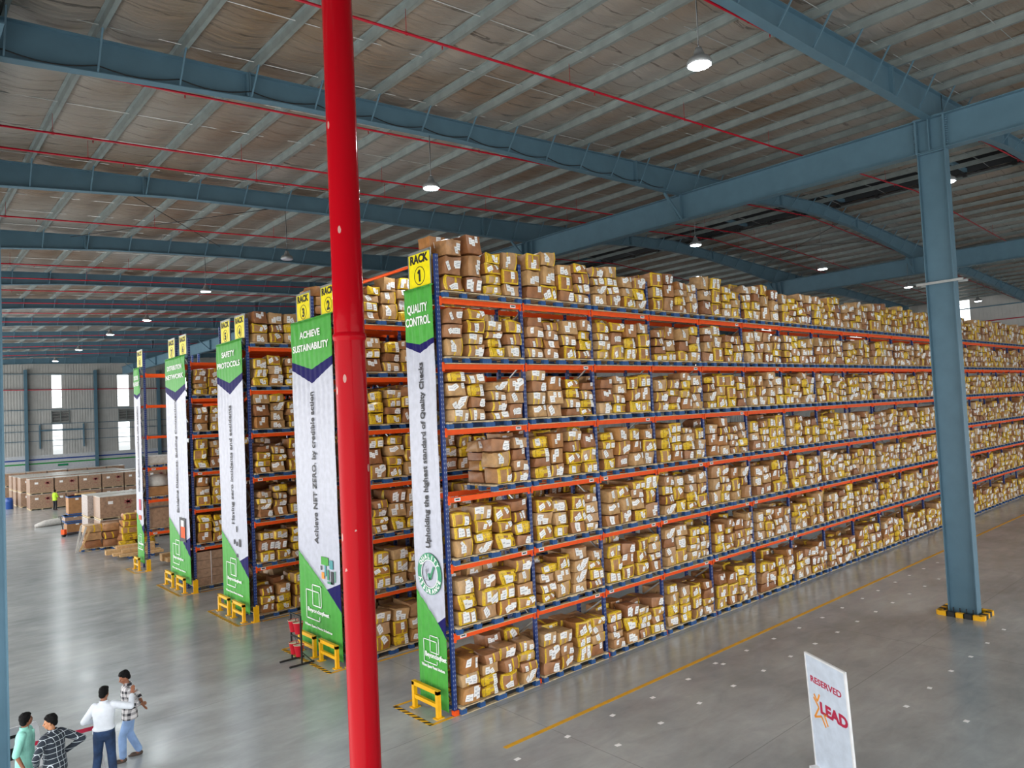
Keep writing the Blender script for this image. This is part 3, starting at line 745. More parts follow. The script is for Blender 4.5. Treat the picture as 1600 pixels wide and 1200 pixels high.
LV = [0, 1.65, 3.14, 4.63, 6.12, 7.58, 9.05]
TIER = ['floor tier', 'second tier', 'third tier', 'fourth tier', 'fifth tier', 'sixth tier', 'top tier']
def rack(num, X0, nb, Yf, side, pitch, fill, zt=10.1, depth=1.0, nparts=90, plates=20, ground=True):
    """side=-1: picking face looks to -Y at Yf; the rack body extends from Yf away from the face"""
    s = -side
    t = empty('pallet_rack', {1: 'long orange and navy pallet rack one full of cartons', 2: 'pallet rack two, partly behind the red pipe', 3: 'pallet rack three back to back with rack 2', 4: 'pallet rack four with cartons above its top beam',
                              5: 'pallet rack five back to back with rack 4', 6: 'pallet rack six with bare top beam', 7: 'pallet rack seven back to back with rack 6', 8: 'mostly empty pallet rack eight farthest left'}[num], 'rack', (X0, Yf, 0), 0, 'pallet racks')
    ub = MB()
    for yy in (0.04, depth-.04): ub.box((0, s*yy, zt/2), (.09, .07, zt)); ub.box((0, s*yy, .006), (.14, .12, .012))
    bb = MB(); z = .25; k = 0
    while z < zt-.7:
        a, b = (.05, depth-.05) if k % 2 == 0 else (depth-.05, .05)
        bb.beam((0, s*a, z), (0, s*b, z+.62), .035, .035); z += .62; k += 1
    um = ub.mesh('upright_frame', 'upright'); bm_ = bb.mesh('brace', 'galv')
    fp = MB().box((0, s*.02, .06), (.12, .12, .1)).mesh('foot_guard', 'orange')
    for i in range(nb+1):
        o = link('upright_frame', um, t, (i*pitch, 0, 0)); link('brace', bm_, o)
        if num == 1: link('foot_guard', fp, o)
    bmh = MB(); L = pitch-.09
    bmh.box((pitch/2, 0, 0), (L, .05, .115)); bmh.box((pitch/2, s*.012, .045), (L, .056, .02)); 
    for xx in (.05, pitch-.05): bmh.box((xx, -s*.035, 0), (.045, .035, .2))
    beam = bmh.mesh('beam', 'orange')
    plate = MB().box((0, 0, 0), (.17, .006, .075), 0).box((0, -.004, .004), (.11, .003, .028), 1).mesh('location_plate', ['white', 'ink'])
    rest = MB(); cnt = 0; pc = 0
    tops = fill.get('beams', {})
    for i in range(nb):
        for l in range(1, 7):
            z = LV[l]; x = i*pitch
            if cnt < nparts:
                o = link('beam', beam, t, (x, s*.02, z)); cnt += 1
                if pc < plates and (i+l) % 2 == 0 or pc < plates and l < 4:
                    link('location_plate', plate, o, ((.28 if (i+l) % 2 else pitch-.28), -.03 if s > 0 else .03, 0)); pc += 1
            else: rest.box((x+pitch/2, s*.02, z), (L, .05, .115))
            rest.box((x+pitch/2, s*(depth-.02), z), (L, .05, .115))
    # row spacers / decking supports
    rest.build('beam', 'orange', t, kind='stuff')
    if fill.get('none'): return t
    for i in range(nb):
        for l in range(7):
            for q in range(2):
                key = (i, l, q)
                if fill.get('skip') and fill['skip'](i, l, q): continue
                z = (LV[l]+.06) if l else .001
                x = X0+i*pitch+pitch*(.268 if q == 0 else .738)
                y = Yf-s*.05
                dx = 0
                if num == 1 and i == 0 and l == 3: dx = .03
                side_w = 'left' if (q == 0) == (side < 0) else 'right'
                meta = dict(rack=num, bay=i, tier=l, q=side_w, x=x, y=y, z=z)
                pallet_at(x+dx, y+s*.45, z, random.gauss(0, .01), meta if side < 0 else None)
                tot = random.choice([.96, 1.02, 1.08, 1.14]) if l < 6 else random.choice([1.0, 1.1, 1.2])
                if num == 1 and l == 6 and i == 0 and q == 0: tot = 1.36
                stack_load(x+dx, y-s*.05, z+.165, side, meta if side < 0 else None, total=tot, rows=2)
    return t
random.seed(21)
PITCH = 2.468
rack(1, 9.36, 23, 13.0, -1, PITCH, {'skip': lambda i, l, q: (i == 0 and l == 3 and q == 0)}, nparts=95, plates=30)
NB = 4
rack(2, 9.42, NB, 17.65, -1, PITCH, {}, nparts=24, plates=10)
rack(3, 9.42, NB, 20.25, 1, PITCH, {}, nparts=8, plates=0)
rack(4, 9.42, NB, 24.15, -1, PITCH, {}, nparts=24, plates=10)
rack(5, 9.42, NB, 26.75, 1, PITCH, {'skip': lambda i, l, q: l == 6}, nparts=8, plates=0)
rack(6, 9.42, NB, 30.25, -1, PITCH, {'skip': lambda i, l, q: l == 6 or (l == 0)}, nparts=24, plates=10)
rack(7, 9.42, NB, 32.85, 1, PITCH, {'skip': lambda i, l, q: l in (6, 5)}, nparts=8, plates=0)
rack(8, 9.42, NB, 36.75, -1, PITCH, {'none': 1}, nparts=24, plates=12)

# --- choose the individually built cartons: nearest picking faces seen by the camera
CAMP = Vector((0, 0, 6.5))
def visible_x(m, x):
    if m['rack'] == 1: return True
    if m['rack'] == 2: return x < 11.9
    if m['rack'] == 4: return 9.3 < x < 11.2
    if m['rack'] == 6: return x < 10.7
    return False
cand = [(math.dist((p[1], p[2], p[3]), CAMP), k) for k, p in enumerate(PLACED) if p[8] and visible_x(p[8], p[1])]
cand.sort(); CHOSEN = set(k for _, k in cand[:300])
carton_meshes = {}
def proto_meshes(i):
    if i in carton_meshes: return carton_meshes[i]
    p = PRO[i]; V, F = p['body']
    def mk(name, V, F, mats, mi=None, tint=None, smooth=True):
        me = bpy.data.meshes.new(name); me.from_pydata([tuple(v) for v in V], [], F)
        for m in mats: me.materials.append(MT[m])
        if mi: me.polygons.foreach_set('material_index', mi)
        me.polygons.foreach_set('use_smooth', [smooth]*len(F))
        if tint:
            at = me.color_attributes.new('tint', 'FLOAT_COLOR', 'POINT'); at.data.foreach_set('color', list(tint)*len(V))
        me.update(); return me
    b = mk('carton', V, F, ['carton'], tint=p['tint'])
    t = mk('packing_tape', p['tape'][0], p['tape'][1], ['tape']) if p['tape'][0] is not None else None
    ls = []
    for LVv, LF, PV, PF in p['labels']:
        n = len(LVv); ls.append(mk('paper_label', np.vstack([LVv, PV]), LF+[tuple(j+n for j in q) for q in PF], ['paper', 'print'], [0]*len(LF)+[1]*len(PF)))
    carton_meshes[i] = (b, t, ls); return carton_meshes[i]
NUMW = ['zero', 'one', 'two', 'three', 'four', 'five', 'six', 'seven', 'eight']
HT = {'plain': 'brown', 'taped': 'yellow-taped', 'full': 'heavily-taped', 'half': 'part-taped'}
for k in sorted(CHOSEN):
    i, x, y, z, rz, sx, sy, sz, m = PLACED[k]; b, t, ls = proto_meshes(i)
    o = bpy.data.objects.new('carton', b); COL.objects.link(o); o.location = (x, y, z); o.rotation_euler = (0, 0, rz); o.scale = (sx, sy, sz)
    pos = 'at bottom' if m['row'] == 0 else ('on top' if m['row'] == m['nrow']-1 else '%s up' % ORD[m['row']+1])
    o['label'] = '%s carton %s, %s column, %s pallet, %s bay, %s, rack %s' % (HT[PRO[i]['kind']], pos, ('left', 'right')[m['col']], m['q'], ORD[m['bay']+1], TIER[m['tier']], NUMW[m['rack']])
    o['category'] = 'carton'; o['group'] = 'cartons on rack %d' % m['rack']
    for me, nme in ([(t, 'packing_tape')] if t else [])+[(q, 'paper_label') for q in ls]:
        c = bpy.data.objects.new(nme, me); COL.objects.link(c); c.parent = o

def merge_cartons(idx, name, label, group=None):
    VV = []; nf = 0; LI = []; LS = []; MI = []; TC = []; base = 0
    cache = {}
    for k in idx:
        i, x, y, z, rz, sx, sy, sz, m = PLACED[k]
        if i not in cache:
            p = PRO[i]; vs = [p['body'][0]]; fs = [np.array([f for f in p['body'][1]])]; mi = [np.zeros(len(p['body'][1]), int)]; o = len(vs[0])
            parts = []
            if p['tape'][0] is not None: parts.append((p['tape'][0], p['tape'][1], 1))
            for a, b_, c, d in p['labels']: parts.append((a, b_, 2)); parts.append((c, d, 3))
            for V, F, q in parts:
                vs.append(V); fs.append(np.array(F)+o); mi.append(np.full(len(F), q)); o += len(V)
            cache[i] = (np.vstack(vs), np.vstack(fs), np.concatenate(mi), np.tile(np.array(p['tint']), (o, 1)))
        V, F, Q, T = cache[i]
        V = V*np.array([sx, sy, sz]); c, s_ = math.cos(rz), math.sin(rz)
        V = np.column_stack([V[:, 0]*c-V[:, 1]*s_+x, V[:, 0]*s_+V[:, 1]*c+y, V[:, 2]+z])
        VV.append(V); LI.append(F+base); MI.append(Q); TC.append(T); base += len(V)
    V = np.vstack(VV).astype(np.float32); F = np.vstack(LI).astype(np.int32); Q = np.concatenate(MI).astype(np.int32); T = np.vstack(TC).astype(np.float32)
    me = bpy.data.meshes.new(name); me.vertices.add(len(V)); me.vertices.foreach_set('co', V.ravel())
    me.loops.add(F.size); me.loops.foreach_set('vertex_index', F.ravel()); me.polygons.add(len(F))
    me.polygons.foreach_set('loop_start', np.arange(0, F.size, 4, dtype=np.int32)); me.polygons.foreach_set('material_index', Q)
    me.polygons.foreach_set('use_smooth', np.ones(len(F), dtype=bool))
    for m in ('carton', 'tape', 'paper', 'print'): me.materials.append(MT[m])
    at = me.color_attributes.new('tint', 'FLOAT_COLOR', 'POINT'); at.data.foreach_set('color', T.ravel())
    me.update(calc_edges=True); me.validate()
    return link(name, me, None, label=label, cat='carton', group=group, kind='stuff')
merge_cartons([k for k in range(len(PLACED)) if k not in CHOSEN], 'cartons', 'taped brown cartons filling the racks farther along and behind the front ones', 'cartons on the racks')

# --- pallets
def pallet_mbs(detail):
    top = MB()
    for i in range(7): top.box((0, -.44+i*.147, .154), (1.16, .10, .02))
    for x in (-.53, 0, .53): top.box((x, 0, .134), (.1, 1.0, .02))
    bl = [(x, y) for y in (-.445, 0, .445) for x in (-.52, 0, .52)]
    run = MB()
    for y in (-.45, 0, .45): run.box((0, y, .009), (1.16, .1, .018))
    return top, bl, run
ptop, pbl, prun = pallet_mbs(1)
m_top = ptop.mesh('deck', 'wood'); m_run = prun.mesh('bottom_board', 'wood')
m_blk = MB().box((0, 0, .07), (.15, .12, .106)).mesh('block', 'bluep')
m_all = MB(); 
for i in range(7): m_all.box((0, -.44+i*.147, .154), (1.16, .10, .02), 0)
for x in (-.53, 0, .53): m_all.box((x, 0, .134), (.1, 1.0, .02), 0)
for x, y in pbl: m_all.box((x, y, .07), (.15, .12, .106), 1)
for y in (-.45, 0, .45): m_all.box((0, y, .009), (1.16, .1, .018), 0)
m_pal = m_all.mesh('pallet', ['wood', 'bluep'])
def put_pallet(x, y, z, rz, label, group, detail):
    if detail:
        t = empty('pallet', label, 'pallet', (x, y, z), rz, group)
        link('deck', m_top, t); link('bottom_board', m_run, t)
        for bx, by in pbl: link('block', m_blk, t, (bx, by, 0))
    else:
        t = link('pallet', m_pal, None, (x, y, z), rz, label=label, cat='pallet', group=group)
    return t
pc = [(math.dist((p[0], p[1], p[2]), CAMP), k) for k, p in enumerate(PALLETS) if p[4] and visible_x(p[4], p[0]-.3)]
pc.sort(); PSEL = [k for _, k in pc[:296]]; near = set(PSEL[:44])
for k in PSEL:
    x, y, z, rz, m = PALLETS[k]
    put_pallet(x, y, z, rz, 'blue-block pallet, %s place, %s bay from banner end, %s of rack %s' % (m['q'], ORD[m['bay']+1], TIER[m['tier']], NUMW[m['rack']]), 'pallets on rack %d' % m['rack'], k in near)
rest = MB(); sel = set(PSEL)
for k, (x, y, z, rz, m) in enumerate(PALLETS):
    if k in sel: continue
    rest.box((x, y, z+.148), (1.16, 1.0, .03), 0)
    for bx in (-.52, 0, .52): rest.box((x+bx, y, z+.076), (.15, .98, .11), 1)
    rest.box((x, y-.45, z+.009), (1.16, .1, .018), 0); rest.box((x, y+.45, z+.009), (1.16, .1, .018), 0)
rest.build('pallets', ['wood', 'bluep'], None, label='remaining blue-block pallets deeper along the racks', cat='pallet', group='pallets on the racks', kind='stuff')

# ---------------------------------------------------------------- banners, signs and guards at the rack ends
def banner(Yl, Yr, title, slogan, label, bid, zbot=.08):
    """Yl > Yr: left and right edge as seen; plane faces -X at X=9.25"""
    X = 9.235; W = Yl-Yr; single = W < 1.5
    t = empty('banner', label, 'banner', (X, (Yl+Yr)/2, 0), 0, 'rack end banners')
    nu = 40
    def bnd(u):
        lr = abs(u-.5)*2
        a = 8.04+.2*lr if single or True else 0
        g = (8.13 if single else 7.98)+(.11 if single else .29)*lr
        nv = (7.93 if single else 7.58)+(.19 if single else .45)*lr
        d = 2.58-(2.58-1.95)*u/.73 if single else 2.78-(2.78-1.88)*u/.68
        um = .73 if single else .68
        w1 = d if u <= um else (d_at(um)+(u-um)/(1-um)*(.18 if single else .27))
        g2 = d if u <= um else (d_at(um)-(u-um)/(1-um)*(.3 if single else .5))
        return [9.42, g, nv, w1, g2, zbot]
    def d_at(um): return 1.95 if single else 1.88
    segs = [14, 3, 40, 4, 14]; mi = [0, 1, 2, 1, 0]
    def disp(u, z):
        return (.010*math.sin(u*W*21+z*.35+bid)+.006*math.sin(u*W*43+1.3*z+2*bid)+.012*math.exp(-(9.4-z)*1.2)*math.sin(u*W*14+z*9)+.006*math.sin(z*3.1+u*4+bid))*(.6+.4*math.sin(z*.8+u*3+bid))
    V = []; F = []; MI = []
    nz = sum(segs)
    for i in range(nu+1):
        u = i/nu; b = bnd(u)
        V.append((disp(u, b[0]), W/2-u*W, b[0]))
        for k, n in enumerate(segs):
            for j in range(1, n+1):
                z = b[k]+(b[k+1]-b[k])*j/n; V.append((disp(u, z), W/2-u*W, z))
    for i in range(nu):
        r = 0
        for k, n in enumerate(segs):
            for j in range(n):
                a = i*(nz+1)+r; F.append((a, a+1, a+nz+2, a+nz+1)); MI.append(mi[k]); r += 1
    mb = MB(); mb.v = V; mb.f = F; mb.m = MI; mb.sm = [True]*len(F)
    o = mb.build('fabric', ['bgreen', 'navy', 'bwhite'], t)
    so = o.modifiers.new('thick', 'SOLIDIFY'); so.thickness = .004; so.offset = 1
    MB().tube([(.01, W/2+.02, 9.42), (.01, -W/2-.02, 9.42)], .018, 8).build('top_rail', 'bgreen', t)
    for zz in (9.42, 5.0, .5):
        for q in (-1, 1): MB().box((.095, q*(W/2-.04), zz), (.18, .02, .02)).build('tie_strap', 'black', t)
    yc = (Yl+Yr)/2; XF = X-.032
    R = (0, -1, 0); U = (0, 0, 1)
    for k, ln in enumerate(title):
        if ln: place_text(text_mesh(ln, .27, .006, width=W*[.72, .88][k] if len(ln) > 7 or single or k else W*.5), 'inkw', (XF, yc, 8.86-k*.29 if single else 8.9-k*.37), R, U, t)
    zt0, zt1 = slogan[1], slogan[2]
    place_text(text_mesh(slogan[0], .22 if single else .29, .007, width=zt1-zt0, align='LEFT'), 'ink', (XF, Yl-W*(slogan[3] if len(slogan) > 3 else .55), zt0), (0, 0, 1), (0, 1, 0), t)
    # outlined overlapping squares
    k = .5 if single else .8; y0 = Yl-W*.24 if single else Yl-W*.19; z0 = 1.02 if single else .93; q = .018 if single else .028
    def bar(a, b):
        (ya, za), (yb, zb) = a, b
        return ((XF, (ya+yb)/2-yc, (za+zb)/2), (.003, abs(yb-ya)+q, abs(zb-za)+q))
    lg = MB(); x0 = X
    for a, b in (((y0, z0), (y0, z0+k)), ((y0, z0+k), (y0-k, z0+k)), ((y0-k, z0+k), (y0-k, z0+k*.55)), ((y0, z0), (y0-k, z0)), ((y0-k, z0), (y0-k, z0+k*.14)),
                 ((y0-k*.5, z0+k*.5), (y0-k*.5, z0+k*1.22)), ((y0-k*.5, z0+k*1.22), (y0-k*1.15, z0+k*1.22)), ((y0-k*1.15, z0+k*1.22), (y0-k*1.15, z0+k*.5)), ((y0-k*1.15, z0+k*.5), (y0-k*.5, z0+k*.5))):
        c, d = bar(a, b); lg.box((XF-X, c[1], c[2]), d)
    lg.build('squares_logo', 'inkw', t)
    place_text(text_mesh('Beyondsqfeet', .15, .004, width=k*1.62, align='LEFT'), 'inkw', (XF-.003, y0-k*.1, z0+k*.26), R, U, t)
    place_text(text_mesh('Where Space Meets Solutions', .09, .003, width=W*.8 if single else W*.66, align='LEFT'), 'inkw', (XF, Yl-W*(.14 if single else .13), z0-(.11 if single else .22)), R, U, t)
    return t, X, yc, XF
b1, X1, yc1, XF1 = banner(14.17, 13.06, ['QUALITY', 'CONTROL'], ('Upholding the highest standard of Quality Checks', 3.57, 7.72, .60), 'narrow green navy and white banner reading QUALITY CONTROL, rack 1 end', 0)
# quality badge
def ring(cy, cz, r0, r1, x, m, name, parent, a0=0, a1=2*PI, n=48):
    mb = MB(); V = []; F = []
    for i in range(n+1):
        a = a0+(a1-a0)*i/n
        for r in (r0, r1):
            for xx in (0, -.004): V.append((x+xx, cy-r*math.cos(a), cz+r*math.sin(a)))
    for i in range(n):
        o = i*4; F += [(o+1, o+5, o+7, o+3), (o, o+2, o+6, o+4), (o+2, o+3, o+7, o+6), (o, o+4, o+5, o+1)]
    mb.add(V, F); return mb.build(name, m, parent)
cyb, czb = 13.56-yc1, 3.0
bd = ring(cyb, czb, .315, .46, XF1-X1, 'badge', 'badge_ring', b1)
ring(cyb, czb, .30, .318, XF1-X1-.001, 'inkw', 'badge_rim', bd); 
def arc_text(s, r, amid, step, up, parent):
    mb = None
    n = len(s)
    for i, ch in enumerate(s):
        a = amid+(-(i-(n-1)/2)*step if up else (i-(n-1)/2)*step)
        me = text_mesh(ch, .135, .006)
        ry = -math.cos(a); rz = math.sin(a)   # in (Y, Z)
        outw = Vector((0, ry, rz)); tang = Vector((0, -rz, ry))
        upv = outw if up else -outw
        rr = r-.047 if up else r+.047
        o = Vector((XF1-.006, 13.56+ry*rr, 3.0+rz*rr))
        right = upv.cross(Vector((-1, 0, 0)))
        right = Vector((-1, 0, 0)).cross(upv)*-1 if right.dot(Vector((0, -1, 0)))*(1) < -2 else right
        place_text(me, 'inkw', o, right, upv, b1, 'badge_letter')
arc_text('QUALITY', .388, PI/2, .32, True, b1); arc_text('ASSURANCE', .388, -PI/2, .30, False, b1)
ck = MB(); ck.beam((XF1-X1-.002, cyb+.05, czb+.0), (XF1-X1-.002, cyb-.01, czb-.13), .07, .003, up=(1, 0, 0)); ck.beam((XF1-X1-.002, cyb-.01, czb-.13), (XF1-X1-.002, cyb-.17, czb+.17), .06, .003, up=(1, 0, 0)); ck.build('check_mark', 'badge', b1)
pl = MB()
for a, b in (((.12, -.15), (.1, .1)), ((.1, -.05), (.16, .08)), ((.1, .02), (.04, .12)), ((.16, -.15), (.02, -.15)), ((.1, -.0), (.13, .16))): pl.beam((XF1-X1-.002, cyb+a[0], czb+a[1]), (XF1-X1-.002, cyb+b[0], czb+b[1]), .008, .002, up=(1, 0, 0))
pl.build('plant_drawing', 'dark', b1)
b2, X2, yc2, XF2 = banner(20.32, 17.80, ['ACHIEVE', 'SUSTAINABILITY'], ('Achieve NET ZERO. by credible action', 3.09, 7.34, .53), 'wide banner reading ACHIEVE SUSTAINABILITY on racks 2 and 3', 1)
art = MB(); xf = XF2-X2-.002
for (y, z, w_, h, m) in ((18.62, 2.66, .42, .22, 0), (18.25, 2.60, .2, .24, 1), (18.6, 2.4, .08, .3, 1), (18.45, 2.3, .1, .28, 2), (18.22, 2.25, .14, .34, 3), (18.75, 2.25, .16, .18, 4), (18.05, 2.3, .05, .3, 2), (18.85, 2.45, .06, .12, 3), (18.35, 2.1, .3, .06, 2)):
    art.box((xf, y-yc2, z), (.003, w_, h), m)
art.build('printed_picture', ['bgreen', 'tealink', 'badge', 'ink', 'ltorange'], b2)
b3, X3, yc3, XF3 = banner(26.62, 24.2, ['SAFETY', 'PROTOCOLS'], ('Having zero incidents and accidents', 3.1, 7.2, .53), 'wide banner reading SAFETY PROTOCOLS on racks 4 and 5', 2, .2)
ic = MB(); xf = XF3-X3-.002
for (y, z, w_, h) in ((25.1, 2.95, .09, .2), (25.35, 2.5, .1, .16), (25.12, 2.45, .12, .14), (24.85, 2.5, .16, .26), (25.12, 2.05, .12, .12)): ic.box((xf, y-yc3, z), (.003, w_, h), 0)
ic.build('printed_icons', 'ink', b3)
b4, X4, yc4, XF4 = banner(32.85, 30.2, ['DISTRIBUTION', 'NETWORK'], ('Bridging Distances, Building Connections', 3.05, 7.7, .52), 'wide banner reading DISTRIBUTION NETWORK on racks 6 and 7', 3, .3)
pc4 = MB(); xf = XF4-X4-.002
pc4.box((xf, 31.0-yc4, 2.4), (.003, .75, .95), 0); pc4.box((xf-.003, 30.95-yc4, 2.3), (.003, .5, .45), 1); pc4.box((xf-.003, 31.0-yc4, 2.65), (.003, .35, .25), 2); pc4.build('printed_picture', ['ink', 'orange', 'white'], b4)
b5, X5, yc5, XF5 = banner(37.95, 36.85, ['ORDER', 'FULFILMENT'], ('Order fulfilment unmatched with precision', 3.6, 7.6, .6), 'narrow leftmost banner reading ORDER FULFILMENT on rack 8', 4, .3)
pc5 = MB(); xf = XF5-X5-.002
pc5.box((xf, 37.25-yc5, 3.0), (.003, .35, .5), 0); pc5.box((xf, 37.3-yc5, 2.4), (.003, .4, .2), 1); pc5.build('printed_picture', ['crimson', 'orange'], b5)

def rack_sign(Yl, Yr, n, label, X):
    yc = (Yl+Yr)/2; W = Yl-Yr
    t = empty('rack_sign', label, 'sign', (X, yc, 9.45), 0, 'yellow rack number signs')
    MB().box((0, 0, .40), (.02, W, .80)).build('plate', 'signy', t)
    MB().box((-.002, 0, .79), (.026, W+.04, .06)).box((-.002, W/2, .4), (.026, .03, .8)).box((-.002, -W/2, .4), (.026, .03, .8)).build('frame', 'galv', t)
    place_text(text_mesh('RACK', .26, .012, width=W*.82), 'ink', (X-.014, yc, 9.45+.55), (0, -1, 0), (0, 0, 1), t)
    if n == 1:
        d = MB(); d.box((-.013, 0, .25), (.004, .07, .27)); d.beam((-.013, .0, .37), (-.013, .075, .31), .05, .004, up=(1, 0, 0)); d.build('digit', 'ink', t)
    else: place_text(text_mesh(str(n), .34, .016), 'ink', (X-.014, yc, 9.45+.12), (0, -1, 0), (0, 0, 1), t)
    ring(0, .25, .195, .212, -.012, 'ink', 'number_circle', t)
rack_sign(14.02, 13.15, 1, 'yellow sign plate reading RACK 1, rightmost and largest', 9.302)
for n, c in ((2, 18.15), (3, 19.7), (4, 24.65), (5, 26.0), (6, 30.8), (7, 32.3), (8, 37.25)): rack_sign(c+.43, c-.43, n, 'yellow sign plate reading RACK %d, sign %s from the right' % (n, ORD[n]), 9.362)

def end_guard(Yc, W, label, X=9.02):
    t = empty('end_guard', label, 'guard', (X, Yc, 0), 0, 'yellow end guards')
    for s in (-1, 1):
        MB().box((0, s*(W/2-.045), .29), (.09, .09, .58)).build('post', 'yellow', t)
        MB().box((0, s*(W/2-.045), .01), (.2, .16, .02)).build('foot_plate', 'yellow', t)
    MB().box((0, 0, .55), (.09, W, .09)).build('top_rail', 'yellow', t)
    MB().box((0, 0, .26), (.07, W-.16, .08)).build('middle_rail', 'yellow', t)
end_guard(13.62, 1.0, 'yellow two-post guard at the foot of the rack 1 banner')
for n, c in ((2, 18.2), (3, 19.5), (4, 24.65), (5, 26.0), (6, 30.8), (7, 32.3), (8, 37.3)): end_guard(c, 1.0 if n != 8 else .8, 'yellow two-post guard standing in front of the rack %s end' % NUMW[n])
for n, c in ((2, 17.55), (4, 23.95), (6, 30.0), (8, 36.55)):
    MB().prism([(-.08, -.1), (.1, -.1), (.1, .1), (.07, .1), (.07, -.07), (-.08, -.07)], 'z', 0, .52).box((0, 0, .01), (.22, .22, .02)).build('corner_protector', 'yellow', None, (9.3, c, 0), label='yellow corner protector beside the rack %s upright' % NUMW[n], cat='guard', group='corner protectors')
for a, b, n in ((13.0, 14.45, 'rack 1'), (17.55, 20.45, 'racks 2 and 3'), (23.9, 26.7, 'racks 4 and 5'), (29.95, 32.95, 'racks 6 and 7'), (36.4, 38.0, 'rack 8')):
    MB().box((0, 0, .002), (.11, b-a, .004)).build('hazard_stripe', 'hazard', None, (8.72, (a+b)/2, 0), label='yellow and black floor stripe in front of the end of %s' % n, cat='floor marking', group='hazard floor stripes')
    for yy, sd in ((a, 'right'), (b, 'left')):
        MB().box((0, 0, .002), (.75, .08, .004)).build('yellow_stripe', 'yline', None, (9.08, yy, 0), label='short yellow floor stripe on the %s side of the %s end' % (sd, n), cat='floor marking', group='short yellow floor stripes')
def fline(x0, x1, y, lab, w_=.1): MB().box((0, 0, .0015), (x1-x0, w_, .003)).build('floor_line', 'yline', None, ((x0+x1)/2, y, 0), label=lab, cat='floor marking')
fline(9.1, 69, 11.08, 'long yellow floor line running beside rack 1', .11)
fline(9.5, 60, 17.38, 'yellow floor line along the foot of rack 2')
fline(9.5, 30, 23.85, 'yellow floor line along the foot of rack 4')
fline(9.5, 30, 29.95, 'yellow floor line along the foot of rack 6')
MB().tube([(9.36, 14.0, 10.0), (9.36, 17.65, 10.0)], .04, 4).build('tie_beam', 'orange', None, label='orange tie beam bridging the tops of racks 1 and 2', cat='beam')
SP = [(18.34, 10.56), (19.66, 10.51), (18.65, 9.55), (21.0, 10.48), (19.95, 9.55), (22.35, 10.5), (21.25, 9.57), (23.77, 10.49), (22.54, 9.58), (25.04, 10.52), (23.83, 9.59), (26.5, 10.53), (25.2, 9.6), (27.78, 10.54), (26.5, 9.59), (29.12, 10.54), (27.8, 9.59),
      (30.47, 10.51), (29.1, 9.6), (31.8, 10.5), (33.2, 10.5), (31.8, 9.6), (22.91, 6.37), (21.44, 6.35), (20.09, 6.33), (18.78, 6.35), (17.4, 6.34), (16.07, 6.33), (16.1, 5.23), (8.97, 10.56), (10.28, 10.53), (11.64, 10.53), (12.95, 10.49), (14.38, 10.55), (15.7, 10.67), (15.78, 10.5), (17.03, 10.6),
      (10.68, 9.56), (12.02, 9.56), (13.38, 9.56), (14.71, 9.55), (16.01, 9.54), (17.34, 9.55)]
for x, y in SP: MB().box((0, 0, .001), (.12, .09, .002)).build('floor_mark', 'whiteline', None, (x, y, 0), random.uniform(-.2, .2), label='small white square mark on the grey floor beside the yellow line', cat='floor marking', group='white floor marks')

# ---------------------------------------------------------------- fire bucket stand
def bucket_stand():
    t = empty('bucket_stand', 'black steel stand hanging fire buckets beside the wide banner', 'stand', (8.5, 19.05, 0))
    w_ = .62
    for s in (-1, 1):
        MB().box((0, s*w_/2, .65), (.04, .04, 1.3)).build('post', 'black', t)
        MB().box((0, s*w_/2, .02), (.7, .05, .04)).beam((.3, s*w_/2, .03), (0, s*w_/2, .35), .02, .02).build('foot', 'black', t)
    for z in (1.28, .68): MB().box((0, 0, z), (.04, w_, .03)).build('rail', 'black', t)
    for z, tn in ((.80, 'upper'), (.2, 'lower')):
        for s, sn in ((-1, 'right'), (1, 'left')):
            b = empty('fire_bucket', 'red fire bucket, %s %s of the four on the stand' % (tn, sn), 'bucket', (8.5-.16*0, 19.05+s*.155, z), 0, 'red fire buckets')
            MB().lathe([(.0, 0), (.085, 0), (.09, .02), (.135, .3), (.145, .31), (.14, .315), (.125, .3), (.0, .27)], 20).build('pail', 'bucket', b)
            MB().lathe([(.0, .30), (.133, .298), (.137, .303), (.14, .318), (.146, .315), (.142, .305)], 20).build('sand_fill', 'sand', b)
            MB().tube([(0, .14*math.cos(a), .31+.17*math.sin(a)) for a in np.linspace(0, PI, 12)], .005, 5).build('handle', 'black', b)
bucket_stand()

